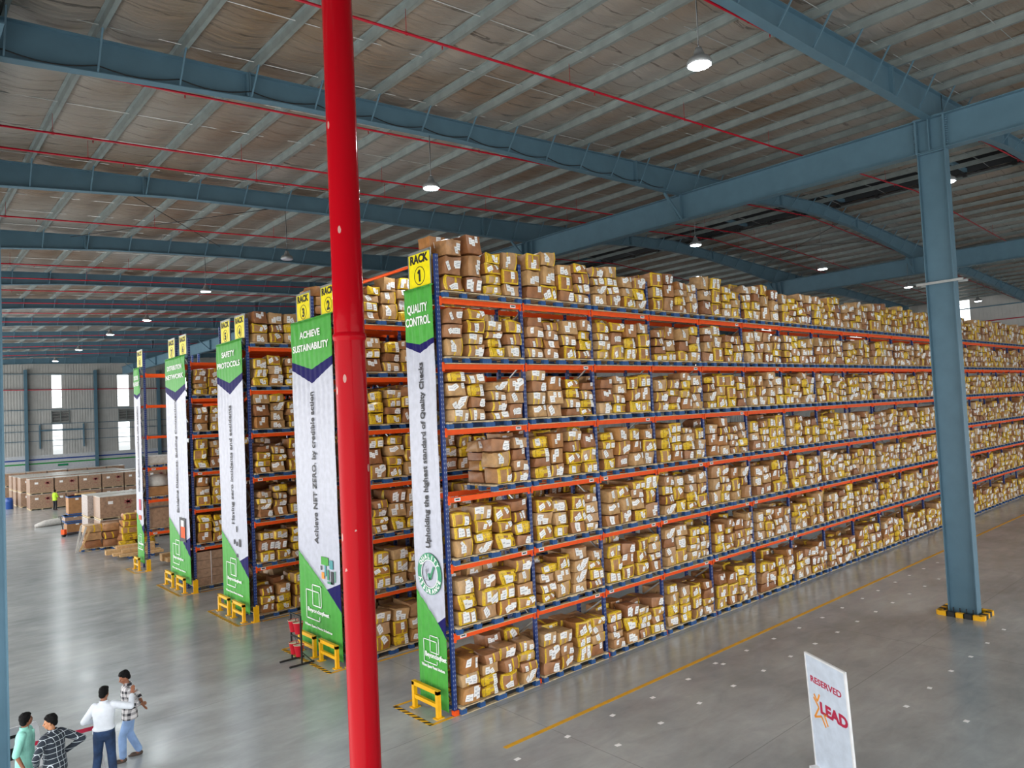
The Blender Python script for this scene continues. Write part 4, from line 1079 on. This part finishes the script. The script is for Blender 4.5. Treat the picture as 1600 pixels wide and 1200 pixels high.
# ---------------------------------------------------------------- foreground pipe and standee
def red_pipe():
    d = 4.05; x, y = .4815*d, .877*d      # about four metres in front of the camera
    t = empty('red_riser_pipe', 'thick chipped red riser pipe in the foreground', 'pipe', (x, y, 0))
    MB().tube([(0, 0, 0.05), (0, 0, 4), (0, 0, 6.95), (0, 0, 14.1)], .0835, 40).build('pipe', 'redpipe', t)
    MB().tube([(0, 0, 6.93), (0, 0, 6.945), (0, 0, 6.96), (0, 0, 6.975)], [.084, .091, .091, .084], 40, caps=False).build('weld_collar', 'redpipe', t)
    MB().lathe([(.0, .0), (.16, 0), (.16, .03), (.09, .035), (.09, .06)], 24).build('base_flange', 'redpipe', t)
red_pipe()
def standee():
    A = Vector((12.34, 6.51, 0)); B = Vector((11.82, 5.58, 0)); W = (B-A).length; rr = (B-A).normalized(); n = Vector((rr.y, -rr.x, 0))
    if n.dot(-A) < 0: n = -n
    C = (A+B)/2; lean = Vector((.06, -.055, 0))
    t = empty('standee', 'pale blue-white upright board reading RESERVED LEAD', 'sign', (C.x+lean.x, C.y+lean.y, 0))
    up = (Vector((0, 0, 2.0))-lean).normalized(); nn = rr.cross(up)
    if nn.dot(n) < 0: nn = -nn
    R = Matrix((rr, nn, up)).transposed()
    c = Vector((-lean.x/2, -lean.y/2, 1.02))
    MB().box(c, (W, .02, 1.96), 0, R).build('panel', 'standee', t)
    fr = MB()
    for s in (-1, 1): fr.box(c+rr*s*(W/2)+nn*.0, (.03, .04, 1.98), 0, R)
    fr.box(c+up*.985, (W+.03, .04, .03), 0, R); fr.build('frame', 'white', t)
    MB().box((0, 0, .03), (W, .3, .05), 0, (0, 0, math.atan2(rr.y, rr.x))).build('base', 'white', t)
    o = Vector(t.location)
    def P(u, z): return o+c+rr*u+up*(z-1.02)+nn*.013
    place_text(text_mesh('RESERVED', .15, .003, width=W*.78), 'crimson', P(-.02, 1.545), rr, up, t)
    place_text(text_mesh('LEAD', .26, .012, width=W*.68), 'crimson', P(.13, 1.075), rr, up, t)
    st = MB()
    def sg(a, b): st.beam(c+rr*a[0]+up*(a[1]-1.02)+nn*.013, c+rr*b[0]+up*(b[1]-1.02)+nn*.013, .035, .004, up=tuple(nn))
    for a, b in (((-.38, 1.34), (-.30, 1.24)), ((-.30, 1.24), (-.22, 1.38)), ((-.40, 1.28), (-.27, 1.14)), ((-.27, 1.14), (-.42, .93)), ((-.42, .93), (-.22, 1.01)), ((-.22, 1.01), (-.12, .86)), ((-.14, 1.07), (-.06, .9)), ((-.14, 1.07), (-.05, 1.08))): sg(a, b)
    st.build('star_outline', 'ltorange', t)
standee()

# ---------------------------------------------------------------- goods at the far left
def wrapped_unit(x, y, z, w_, d, h, label, group, star=True, cat='pallet load', m='wrapbox', rz=0):
    t = empty('wrapped_pallet_load', label, cat, (x, y, z), rz, group)
    b = MB(); n = 3
    b.box((0, 0, .12+(h-.12)/2), (w_-.04, d-.04, h-.13), 0)
    b.build('wrapped_cartons', m, t)
    MB().box((0, 0, h-.01), (w_-.02, d-.02, .03)).build('top_sheet', 'topfilm', t)
    p = MB(); p.box((0, 0, .1), (w_, d, .03))
    for xx in (-.45, 0, .45): p.box((xx*w_, 0, .045), (.1, d, .09))
    p.build('pallet_base', 'wood', t)
    lb = MB().box((-.22*w_, -d/2+.012, h*.72), (.26, .012, .18)).build('paper_label', 'paper', t)
    if star:
        s = MB()
        for k in range(7):
            a = k*PI*2/7; s.beam((.24*w_, -d/2+.012, h*.7), (.24*w_+.22*math.cos(a), -d/2+.012, h*.7+.16*math.sin(a)), .05, .012, up=(0, 1, 0))
        s.box((.24*w_, -d/2+.012, h*.7), (.2, .012, .14)); s.box((.24*w_, -d/2+.012, h*.45), (.3, .012, .03)); s.build('red_print', 'redprint', t)
    return t
rows = [(9.75, 74.6, 12, 1.85), (9.55, 78.3, 6, 1.85), (9.45, 80.6, 5, 1.85), (9.42, 83.0, 5, 1.85), (9.6, 89.5, 6, 1.85)]
rn = ['front row', 'second row', 'third row', 'fourth row', 'rear row']
for ri, (x0, y, n, w_) in enumerate(rows):
    for i in range(n):
        for l in range(2):
            if ri == 0 and i == 6 and l == 1: continue
            wrapped_unit(x0+w_*(i+.5), y+1.0, l*1.34, w_-.06, 2.0 if ri == 0 else 1.9, 1.32, 'film-wrapped carton block with red print, %s, %s from left, %s' % (rn[ri], ORD[i+1], ('on the floor', 'stacked on top')[l]), 'wrapped carton blocks by the far wall')
for i in range(3):
    for l in range(2):
        wrapped_unit(9.6+2.1*(i+.5), 47.6+.9, l*1.36, 2.04, 1.7, 1.34, 'large wrapped carton block in the middle group, %s from left, %s' % (ORD[i+1], ('on the floor', 'stacked on top')[l]), 'middle group of wrapped blocks', star=(i == 0))
        wrapped_unit(9.35+2.1*(i+.5), 49.6+.9, l*1.36, 2.04, 1.7, 1.34, 'film-clouded carton block behind the middle group, %s from left, %s' % (ORD[i+1], ('on the floor', 'stacked on top')[l]), 'middle group of wrapped blocks', star=False, m='wrap')
# extra load on top of the far front row
wrapped_unit(21.8, 75.6, 1.34, 1.3, 1.2, 1.5, 'tall pale carton load with blue base on the front row', None, star=False, m='plank')
def crate(x, y, z, w_, d, h, label, m='carton_plain', rz=0, band=True):
    t = empty('tall_carton', label, 'carton', (x, y, z), rz)
    MB().box((0, 0, h/2), (w_, d, h)).build('box_body', m, t)
    if band:
        for zz in (.06, h-.04): MB().box((0, 0, zz), (w_+.03, d+.03, .08)).build('blue_edge_band', 'bluep', t)
    MB().box((.05, -d/2-.005, h*.85), (.18, .01, .12)).build('paper_label', 'paper', t)
MT['carton_plain'] = mat('plain_cardboard', 'ab7b4d', .6, noise=.2, nscale=5)
crate(9.62, 54.7, 1.2, .85, .9, 1.2, 'tall brown carton with blue bands, topmost beside the wrapped blocks')
crate(9.5, 54.7, .76, 1.05, 1.0, .42, 'flat film-wrapped carton under the tall blue-banded carton', 'wrapbox')
crate(9.6, 54.7, .02, 1.05, 1.0, .72, 'brown carton with blue band at the bottom of that stack')
def lumpy(x, y, z, i, w_, d, h, label, group, rz=0):
    b, t, ls = proto_meshes(i); p = PRO[i]
    o = bpy.data.objects.new('carton', b); COL.objects.link(o); o.location = (x, y, z); o.rotation_euler = (0, 0, rz); o.scale = (w_/p['dims'][0], d/p['dims'][1], h/p['dims'][2])
    tag(o, label, 'carton', group)
    for me, nme in ([(t, 'packing_tape')] if t else []):
        c = bpy.data.objects.new(nme, me); COL.objects.link(c); c.parent = o
plain = [i for i, p in enumerate(PRO) if p['kind'] in ('plain', 'half')]; full = [i for i, p in enumerate(PRO) if p['kind'] in ('full', 'taped')]
for (x, y, n, w_, h, nme, kind) in ((8.85, 45.4, 3, .85, .42, 'first pile', plain), (9.72, 45.1, 3, .82, .42, 'second pile', plain), (10.25, 43.9, 4, .8, .36, 'third leaning pile', full), (11.15, 43.9, 5, .85, .38, 'fourth pile behind the leftmost banner', full)):
    z = .15
    for k in range(n+(1 if nme.startswith('third') else 0)):
        lumpy(x+(k*.05 if 'third' in nme else 0), y+.45, z, kind[(k*5+int(x*3)) % len(kind)], w_, .85, h, 'crumpled floor carton, %s from bottom of the %s' % (ORD[k+1], nme), 'crumpled cartons on floor pallets', random.uniform(-.1, .1)); z += h+.004
    put_pallet(x, y+.5, 0, 0, 'wooden pallet under the %s of crumpled cartons' % nme, 'floor pallets at left', False)
# timber bundles
for k, (x, y, z, L, w_, h) in enumerate(((9.6, 42.2, .15, 1.7, .5, .22), (10.0, 41.3, .15, 2.2, .35, .14), (10.1, 40.8, .15, 2.0, .3, .12), (10.2, 42.4, .15, 1.8, .45, .34), (10.05, 41.25, .295, 1.5, .3, .14), (11.6, 37.35, .15, 2.6, .5, .2), (11.4, 37.8, .15, 2.4, .4, .34))):
    MB().box((0, 0, h/2), (L, w_, h)).box((0, 0, h*.5), (L+.01, w_*.5, h*.3)).build('timber_bundle', 'plank', None, (x, y, z), -.1 if k < 5 else 0, label='pale timber length on a low pallet, %s' % ['leftmost by crumpled cartons', 'front low one', 'frontmost thin one', 'rear one', 'lying on top of the front ones', 'on the floor inside rack 8', 'rear one inside rack 8'][k], cat='timber', group='timber lengths')
for k, (x, y) in enumerate(((9.7, 42.3), (10.1, 41.1), (11.3, 37.4))): put_pallet(x, y, 0, -.1 if k < 2 else 0, 'low pallet carrying timber, %s' % ['left one beside crumpled cartons', 'front one', 'inside rack 8'][k], None, False)
# leaning boards
lb = empty('leaning_boards', 'pale boards leaning on the crumpled floor cartons', 'boards', (8.3, 45.3, 0))
for k in range(3): MB().box((0, 0, 0), (.09, .03, 1.6-.12*k), 0, (.35, .12+.12*k, 0)).build('board', ['topfilm', 'sacks', 'plank'][k], lb, (-.2+.15*k, -.1, .76-.05*k))
# white roll lying on floor
MB().tube([(8.2, 60.5, .12), (8.8, 60.6, .22), (9.9, 60.9, .25), (11.0, 61.0, .21)], [.1, .22, .25, .2], 14).build('wrapped_roll', 'sacks', None, label='long white wrapped roll lying on the floor', cat='roll')
# pallet jack
def pallet_jack(x, y, rz, label, sc=1.0, m='orange'):
    t = empty('pallet_jack', label, 'pallet jack', (x, y, 0), rz)
    for s in (-.2, .2): MB().box((.5, s, .1), (1.0, .15, .05)).build('fork', 'dark', t)
    MB().box((-.05, 0, .3), (.18, .3, .3)).build('pump_body', m, t)
    MB().tube([(-.1, 0, .4), (-.25, 0, 1.25)], .022, 8).build('handle_bar', 'black', t)
    MB().tube([(-.25, -.15, 1.3), (-.25, .15, 1.3)], .02, 8).tube([(-.25, -.12, 1.15), (-.25, -.15, 1.3)], .015, 6).tube([(-.25, .12, 1.15), (-.25, .15, 1.3)], .015, 6).build('grip', 'black', t)
    MB().tube([(-.05, -.1, .1), (-.05, .1, .1)], .1, 14).build('wheel', 'black', t)
pallet_jack(8.8, 53.4, .5, 'orange pallet jack with upright black handle at left')
pallet_jack(12.4, 72.7, 0, 'orange pallet jack beside the person in the lime vest')
crate(13.6, 72.6, .13, 1.5, .9, 1.1, 'stack of pale tan cartons right of the lime vest person', 'plank', band=False)
put_pallet(13.6, 72.6, 0, 0, 'pallet under the pale tan cartons by lime vest person', None, False)
MB().lathe([(0, 0), (.29, 0), (.3, .03), (.29, .3), (.3, .32), (.29, .6), (.3, .62), (.29, .88), (0, .9)], 24).build('blue_drum', 'bluedrum', None, (8.75, 78.4, 0), label='blue plastic drum beside the far wrapped rows', cat='drum')
MB().lathe([(0, 0), (.29, 0), (.3, .03), (.29, .3), (.3, .32), (.29, .6), (.3, .62), (.29, .88), (0, .9)], 24).build('blue_drum', 'bluedrum', None, (8.9, 80.2, 0), label='second blue drum, partly hidden by the left edge column', cat='drum')
# loads on rack 8 and rack 6
def rack_load(x, y, z, w_, h, m, label, cat='pallet load'):
    t = empty('wrapped_pallet_load', label, cat, (x, y, z), 0, 'wrapped loads on rack 8')
    link('pallet_base', m_pal, t)
    b = MB(); b.box((0, 0, .15+h/2), (w_, .9, h)); o = b.build('wrapped_goods', m, t)
    bv = o.modifiers.new('b', 'BEVEL'); bv.width = .08; bv.segments = 3
    return t
for i in range(2):
    w = ['nearest the post', 'right of it'][i]
    x = 10.03+i*1.19
    rack_load(x, 37.3, 1.71, 1.12, .95, 'wrapbox', 'brown film-wrapped load on rack 8 second tier, %s' % w)
    rack_load(x, 37.3, 3.2, 1.12, .45, 'carton_plain', 'low brown load on rack 8 third tier, %s' % w)
    MB().lathe([(0, 0), (.46, 0), (.5, .1), (.48, .4), (.3, .52), (0, .55)], 14).build('white_sack', 'sacks', None, (x, 37.3, 3.82), label='white sack lying on the rack 8 third tier load, %s' % w, cat='sack')
    rack_load(x, 37.3, 4.69, 1.12, .42, 'sacks', 'pale wrapped load on rack 8 fourth tier, %s' % w)
def brown_block(x, y, n, label):
    t = empty('carton_block', label, 'carton', (x, y, .15))
    for i in range(2):
        for k in range(n):
            MB().box((-.29+i*.58, 0, .17+k*.34), (.56, .9, .33)).build('stacked_box', 'wrapbox', t)
    MB().tube([(0, -.46, .05), (0, -.46, n*.34)], .012, 5).build('strap', 'white', t)
for i in range(3):
    brown_block([10.05, 11.22, 12.56][i], 30.75, 4, 'dark brown strapped carton block on rack 6 floor tier, %s from left' % ORD[i+1]); put_pallet([10.05, 11.22, 12.56][i], 30.78, 0, 0, 'pallet under the dark brown block on rack 6 floor tier, %s from left' % ORD[i+1], None, False)

# ---------------------------------------------------------------- people
def V3(*a): return Vector(a)
def capsule(mb, p0, p1, r0, r1, n=14):
    p0 = Vector(p0); p1 = Vector(p1); d = (p1-p0); L = d.length; d = d/L if L > 1e-6 else Vector((0, 0, 1))
    pts = []; rs = []
    for a in (-85, -60, -30, 0): pts.append(p0+d*r0*math.sin(math.radians(a))); rs.append(max(.0005, r0*math.cos(math.radians(a))))
    for a in (0, 30, 60, 85): pts.append(p1+d*r1*math.sin(math.radians(a))); rs.append(max(.0005, r1*math.cos(math.radians(a))))
    mb.tube(pts, rs, n)
def ellipsoid(mb, c, r, R=None, n=18, m=10):
    V = []; F = []; c = Vector(c)
    for i in range(m+1):
        t = PI*(i/m); 
        for k in range(n):
            a = 2*PI*k/n; p = Vector((r[0]*math.sin(t)*math.cos(a), r[1]*math.sin(t)*math.sin(a), r[2]*math.cos(t)+(1e-5*k if i in (0, m) else 0)))
            V.append(c+(R @ p if R else p))
    for i in range(m):
        for k in range(n): k2 = (k+1) % n; F.append((i*n+k, (i+1)*n+k, (i+1)*n+k2, i*n+k2))
    mb.add(V, F, 0, True)
def rings(mb, L, n=24, R=None):
    """L = [(centre, rx, ry)] rings of a torso, bottom to top"""
    V = []; F = []
    for c, rx, ry in L:
        for k in range(n):
            a = 2*PI*k/n; p = Vector((rx*math.copysign(abs(math.cos(a))**.85, math.cos(a)), ry*math.copysign(abs(math.sin(a))**.85, math.sin(a)), 0)); V.append(Vector(c)+(R @ p if R else p))
    for i in range(len(L)-1):
        for k in range(n): k2 = (k+1) % n; F.append((i*n+k, i*n+k2, (i+1)*n+k2, (i+1)*n+k))
    F.append(tuple(range(n))[::-1]); F.append(tuple((len(L)-1)*n+k for k in range(n)))
    mb.add(V, F, 0, True)
def fuse(mb, name, matname, parent, vox=.009, smooth=3):
    me = mb.mesh(name+'_src', matname); o = bpy.data.objects.new('tmp', me); COL.objects.link(o)
    r = o.modifiers.new('r', 'REMESH'); r.mode = 'VOXEL'; r.voxel_size = vox; r.use_smooth_shade = True
    if smooth: s = o.modifiers.new('s', 'SMOOTH'); s.factor = .5; s.iterations = smooth
    dg = bpy.context.evaluated_depsgraph_get(); dg.update()
    m2 = bpy.data.meshes.new_from_object(o.evaluated_get(dg)); bpy.data.objects.remove(o); bpy.data.meshes.remove(me)
    m2.name = name
    if not m2.materials: m2.materials.append(MT[matname])
    return link(name, m2, parent)
def frame(fwd, up):
    f = Vector(fwd).normalized(); u = Vector(up); u = (u-f*u.dot(f)).normalized(); x = f.cross(u)
    return Matrix((x, f, u)).transposed()
def hand(mb, wrist, d, pn, side, curl=.5):
    """d = pointing direction, pn = palm-facing normal, side=+1 right hand"""
    d = Vector(d).normalized(); pn = Vector(pn); pn = (pn-d*pn.dot(d)).normalized(); x = d.cross(pn).normalized()*side
    R = Matrix((x, d, pn)).transposed(); w_ = Vector(wrist)
    ellipsoid(mb, w_+d*.05, (.040, .055, .017), R)
    capsule(mb, w_-d*.02, w_+d*.03, .024, .022)
    for k, (o, L) in enumerate(((-.030, .068), (-.010, .078), (.010, .073), (.029, .058))):
        p = w_+d*.088+x*o; dd = d.copy()
        for s, f in enumerate((.42, .33, .25)):
            dd = (dd+pn*curl*(.35+.25*s)).normalized(); q = p+dd*L*f; capsule(mb, p, q, .0092-.0008*s, .0086-.0008*s, 8); p = q
    p = w_+d*.025-x*.030; q = p+(-x*.8+d*.6+pn*.3).normalized()*.038; capsule(mb, p, q, .012, .010, 8); capsule(mb, q, q+(d+pn*curl*.8-x*.15).normalized()*.032, .010, .0088, 8)
def person(loc, rz, label, J, skin='skin', top='shirtw', bottom='jean', shoe='sandal', head_yaw=0, head_pitch=0, sleeve='long', kurta=False, lean=0, vox=.009, H=1.0):
    t = bpy.data.objects.new('person', None); COL.objects.link(t); t.location = loc; t.rotation_euler = (0, 0, rz); t.scale = (H, H, H)
    tag(t, label, 'person')
    hip = .90; J = dict(J)
    sh = {1: J.get('shR', V3(.185, lean*.9, 1.395)), -1: J.get('shL', V3(-.185, lean*.9, 1.395))}
    nb = V3(0, lean, 1.44); hc = V3(0, lean+.03+.05*math.sin(head_pitch), 1.595)
    Rh = Euler((-head_pitch, 0, head_yaw)).to_matrix()
    body = MB()
    def tor(inf, z0=.86, z1=None):
        L = []
        for z, rx, ry, yy in ((.80, .165, .115, 0), (.86, .172, .122, 0), (.93, .170, .120, .0), (1.02, .150, .108, .15), (1.10, .148, .105, .3), (1.20, .160, .112, .5), (1.30, .172, .112, .75), (1.37, .168, .100, .9), (1.42, .12, .075, 1), (1.46, .07, .06, 1)):
            if z < z0-.001: continue
            L.append((V3(0, lean*yy, z), rx+inf, ry+inf))
        return L
    rings(body, tor(-.012))
    capsule(body, nb-V3(0, 0, .04), hc-V3(0, .02, .05), .058, .052)
    # head
    def hp(x, y, z): return hc+Rh @ Vector((x, y, z))
    ellipsoid(body, hp(0, -.012, .028), (.074, .094, .088), Rh); ellipsoid(body, hp(0, .026, -.028), (.060, .066, .078), Rh)
    ellipsoid(body, hp(0, .054, -.070), (.034, .030, .026), Rh); capsule(body, hp(0, .086, .008), hp(0, .106, -.024), .009, .014, 8)
    ellipsoid(body, hp(0, .078, .022), (.050, .014, .010), Rh)
    ellipsoid(body, hp(0, .084, -.052), (.024, .010, .009), Rh)
    for s in (-1, 1):
        ellipsoid(body, hp(s*.076, -.006, -.008), (.010, .018, .030), Rh); ellipsoid(body, hp(s*.036, .068, -.022), (.018, .016, .016), Rh)
    # arms
    for s, k in ((1, 'R'), (-1, 'L')):
        e = Vector(J['el'+k]); wv = Vector(J['wr'+k])
        capsule(body, sh[s]-V3(s*.03, 0, .01), e, .050, .038); capsule(body, e, wv, .039, .026)
        hd = Vector(J.get('hd'+k, (wv-e))); hand(body, wv, hd, J.get('pn'+k, V3(-s, 0, 0)), s, J.get('cu'+k, .5))
    # legs
    for s, k in ((1, 'R'), (-1, 'L')):
        h = V3(s*.088, 0, .88); kn = Vector(J.get('kn'+k, V3(s*.10, .03, .49))); an = Vector(J.get('an'+k, V3(s*.11, 0, .085)))
        capsule(body, h, kn, .078, .052); capsule(body, kn, an, .052, .036); capsule(body, an-V3(0, .03, .045), an+V3(0, .12, -.058), .032, .026)
    bo = fuse(body, 'body', skin, t, vox=min(vox, .0075), smooth=2)
    # eyes, hair
    for s in (-1, 1):
        e = MB(); ellipsoid(e, hp(s*.031, .083, .000), (.012, .007, .006), Rh, 10, 6); e.build('eye', 'eye', t)
    lp = MB(); ellipsoid(lp, hp(0, .091, -.052), (.020, .006, .005), Rh, 10, 6); lp.build('mouth', 'redprint', t)
    hr = MB(); ellipsoid(hr, hp(0, -.026, .046), (.083, .096, .088), Rh); ellipsoid(hr, hp(0, -.066, -.012), (.066, .048, .066), Rh)
    ellipsoid(hr, hp(0, .048, .086), (.060, .034, .026), Rh); ellipsoid(hr, hp(.02, .01, .110), (.05, .05, .026), Rh)
    for s in (-1, 1): ellipsoid(hr, hp(s*.066, -.024, .02), (.016, .034, .042), Rh)
    rr = random.Random(3)
    for q in range(26):
        a = rr.uniform(0, 2*PI); b = rr.uniform(.1, 1.0); hv = Vector((.078*math.cos(a)*math.sin(b), -.03+.09*math.sin(a)*math.sin(b), .045+.09*math.cos(b))); p = hc+Rh @ hv
        capsule(hr, p, p+Rh @ Vector((hv.x*.12, .022, .006)), .014, .006, 6)
    fuse(hr, 'hair', 'hair', t, vox=.008, smooth=1)
    # trousers
    tr = MB(); rings(tr, [(V3(0, 0, .80), .158, .120), (V3(0, 0, .88), .182, .134), (V3(0, 0, .95), .178, .128), (V3(0, lean*.1, 1.01), .160, .118)])
    for s, k in ((1, 'R'), (-1, 'L')):
        h = V3(s*.09, 0, .86); kn = Vector(J.get('kn'+k, V3(s*.10, .03, .49))); an = Vector(J.get('an'+k, V3(s*.11, 0, .085)))
        capsule(tr, h, kn, .100, .074); m = kn.lerp(an, .35); capsule(tr, kn, m, .076, .074); capsule(tr, m, an+V3(0, -.01, .035), .074, .066); 
        for q in range(3): c = an.lerp(kn, .06+.09*q); ellipsoid(tr, c+V3(0, -.008, .02), (.070, .070, .02))
    fuse(tr, 'trousers', bottom, t, vox=vox)
    for s, k in ((1, 'R'), (-1, 'L')):
        an = Vector(J.get('an'+k, V3(s*.11, 0, .085)))
        f = MB(); ellipsoid(f, an+V3(0, .055, -.068), (.052, .135, .024)); ellipsoid(f, an+V3(0, .08, -.048), (.050, .07, .030)); ellipsoid(f, an+V3(0, -.04, -.045), (.042, .045, .038))
        fuse(f, 'sandal', shoe, t, vox=.008, smooth=1)
    # shirt
    st = MB(); z0 = .80 if not kurta else .86
    L = tor(.022, .86)
    if kurta: L = [(V3(0, 0, .42), .24, .19), (V3(0, 0, .60), .225, .172), (V3(0, 0, .78), .205, .155)]+L
    elif J.get('untuck', True): L = [(V3(0, 0, .80), .200, .150)]+L
    else: L = [(V3(0, 0, .965), .176, .128), (V3(0, 0, 1.0), .196, .142)]+[q for q in L if q[0].z > 1.01]
    L[-1] = (L[-1][0]+V3(0, 0, -.01), .074, .068)
    rings(st, L)
    for s, k in ((1, 'R'), (-1, 'L')):
        e = Vector(J['el'+k]); wv = Vector(J['wr'+k])
        capsule(st, sh[s]-V3(s*.035, 0, .012), e, .074, .062)
        if sleeve == 'long': capsule(st, e, e.lerp(wv, .88), .060, .044)
        elif sleeve == 'mid': capsule(st, e, e.lerp(wv, .28), .060, .056)
    ellipsoid(st, nb+V3(0, -.012, .010), (.076, .070, .028))
    rr = random.Random(int(rz*100)+5)
    for q in range(9):
        z = rr.uniform(.9, 1.32); a = rr.uniform(0, 2*PI); c = V3(.165*math.cos(a), .12*math.sin(a)+lean*.4, z); capsule(st, c, c+V3(rr.uniform(-.06, .06)*abs(math.sin(a)), 0, rr.uniform(.05, .13)), .030, .018, 8)
    so = fuse(st, 'shirt' if not kurta else 'kurta', top, t, vox=vox, smooth=3)
    col = MB()
    for i in range(20):
        a = 2*PI*i/20+.3; b = a+2*PI/20
        if math.sin((a+b)/2) > .93: continue
        col.beam(nb+V3(.070*math.cos(a), -.008+.064*math.sin(a), .030), nb+V3(.070*math.cos(b), -.008+.064*math.sin(b), .030), .012, .042)
    col.build('collar', top, t)
    return t
person((3.72, 16.22, 0), 1.30, 'person in black and white check shirt and light jeans, hands behind back', dict(
    elR=V3(.26, -.14, 1.13), wrR=V3(.06, -.24, .98), hdR=(-.75, -.25, -.25), pnR=(0, -1, .1), cuR=.5, elL=V3(-.27, -.13, 1.13), wrL=V3(-.04, -.22, 1.03), hdL=(.75, -.25, -.2), pnL=(0, -1, .1), cuL=.6,
    knR=V3(.10, .02, .48), anR=V3(.10, -.13, .085), knL=V3(-.11, .13, .49), anL=V3(-.12, .14, .085)), skin='skin', top='plaid1', bottom='jeanl', head_yaw=.25, head_pitch=.38, sleeve='mid', lean=.03)
person((3.12, 15.52, 0), -.42, 'person in white long-sleeved shirt and dark jeans, right arm raised to the other', dict(
    elR=V3(.44, .08, 1.29), wrR=V3(.42, .33, 1.43), hdR=(.05, .35, .7), pnR=(-.2, 1, -.3), cuR=.25, elL=V3(-.33, .02, 1.14), wrL=V3(-.2, .24, 1.05), hdL=(.6, .6, -.1), pnL=(.2, 0, -1), cuL=.6, untuck=False,
    knR=V3(.11, .03, .48), anR=V3(.15, -.02, .085), knL=V3(-.12, .04, .48), anL=V3(-.16, .02, .085), shR=V3(.19, .03, 1.40)), skin='skin', top='shirtw', bottom='jean', head_yaw=-.25, head_pitch=.15, sleeve='long', lean=.03)
person((1.86, 15.25, 0), -2.0, 'person in mint green kurta at the left edge, head turned away', dict(
    elR=V3(.27, -.05, 1.12), wrR=V3(.29, .06, .90), elL=V3(-.26, -.02, 1.12), wrL=V3(-.27, .05, .88)), skin='skin', top='teal', bottom='shirtw', head_yaw=1.0, head_pitch=-.12, sleeve='none', kurta=True)
person((2.21, 14.72, 0), .55, 'person in navy windowpane check shirt seen from behind, hands on hips', dict(
    elR=V3(.42, -.14, 1.17), wrR=V3(.22, .06, 1.0), hdR=(-.5, .6, -.3), pnR=(-1, 0, 0), elL=V3(-.36, -.02, 1.14), wrL=V3(-.24, .12, .96), hdL=(.5, .6, -.3), pnL=(1, 0, 0)), skin='skin2', top='plaid2', bottom='trouser', head_yaw=.75, head_pitch=.12, sleeve='long', lean=.05)
person((11.35, 72.85, 0), -.9, 'distant person in lime safety vest and dark trousers before the wrapped cartons', dict(
    elR=V3(.24, .06, 1.12), wrR=V3(.22, .28, 1.0), elL=V3(-.24, .04, 1.12), wrL=V3(-.2, .26, .98)), top='vest', bottom='trouser', sleeve='none', vox=.014)

# queue tape, pole and barrier board
ps = empty('barrier_post', 'slim white post with base holding the red tape', 'post', (3.06, 15.62, 0))
MB().tube([(.1, 0, .03), (-.03, .08, 1.0)], .022, 12).build('pole', 'plastic', ps)
MB().lathe([(0, 0), (.17, 0), (.17, .02), (.05, .05), (.03, .08)], 24, (.1, 0, 0)).build('base', 'plastic', ps)
MB().lathe([(0, 0), (.03, 0), (.034, .05), (.03, .08), (0, .085)], 16, (-.03, .08, .95)).build('tape_head', 'plastic', ps)
tp = MB(); a = Vector((3.02, 15.74, .96)); b = Vector((1.9, 15.84, .95)); tp.beam(a, b, .003, .075); tp.build('barrier_tape', 'tapeR', None, label='red barrier tape running from the slim white post behind the people', cat='tape')
ps2 = empty('barrier_post', 'slim white post hidden behind the person in mint green', 'post', (1.9, 15.86, 0))
MB().tube([(0, 0, .03), (0, 0, 1.0)], .022, 12).build('pole', 'plastic', ps2)
MB().lathe([(0, 0), (.17, 0), (.17, .02), (.05, .05), (.03, .08)], 24).build('base', 'plastic', ps2)
bb = empty('barrier_board', 'white plastic barrier board behind the person in mint green', 'barrier', (2.06, 17.25, 0), .0)
bb.scale = (1, 1, .80)
MB().box((-.05, 0, 1.0), (.56, .05, .17)).build('top_rail', 'plastic', bb)
MB().box((-.05, 0, .72), (.5, .04, .22)).build('middle_rail', 'plastic', bb)
pst = MB(); pst.prism([(.14, 0), (.34, 0), (.27, .95), (.24, 1.06), (.20, 1.09), (.10, 1.09)], 'y', -.035, .035); pst.build('side_post', 'plastic', bb)
MB().prism([(-.42, 0), (-.3, 0), (-.3, 1.09), (-.38, 1.09)], 'y', -.035, .035).build('side_post', 'plastic', bb)
MB().box((-.05, .02, .86), (.5, .02, .08)).box((-.05, .02, .45), (.5, .02, .28)).build('gap_shade', 'black', bb)  # black strips stand in for the shade in the open gaps
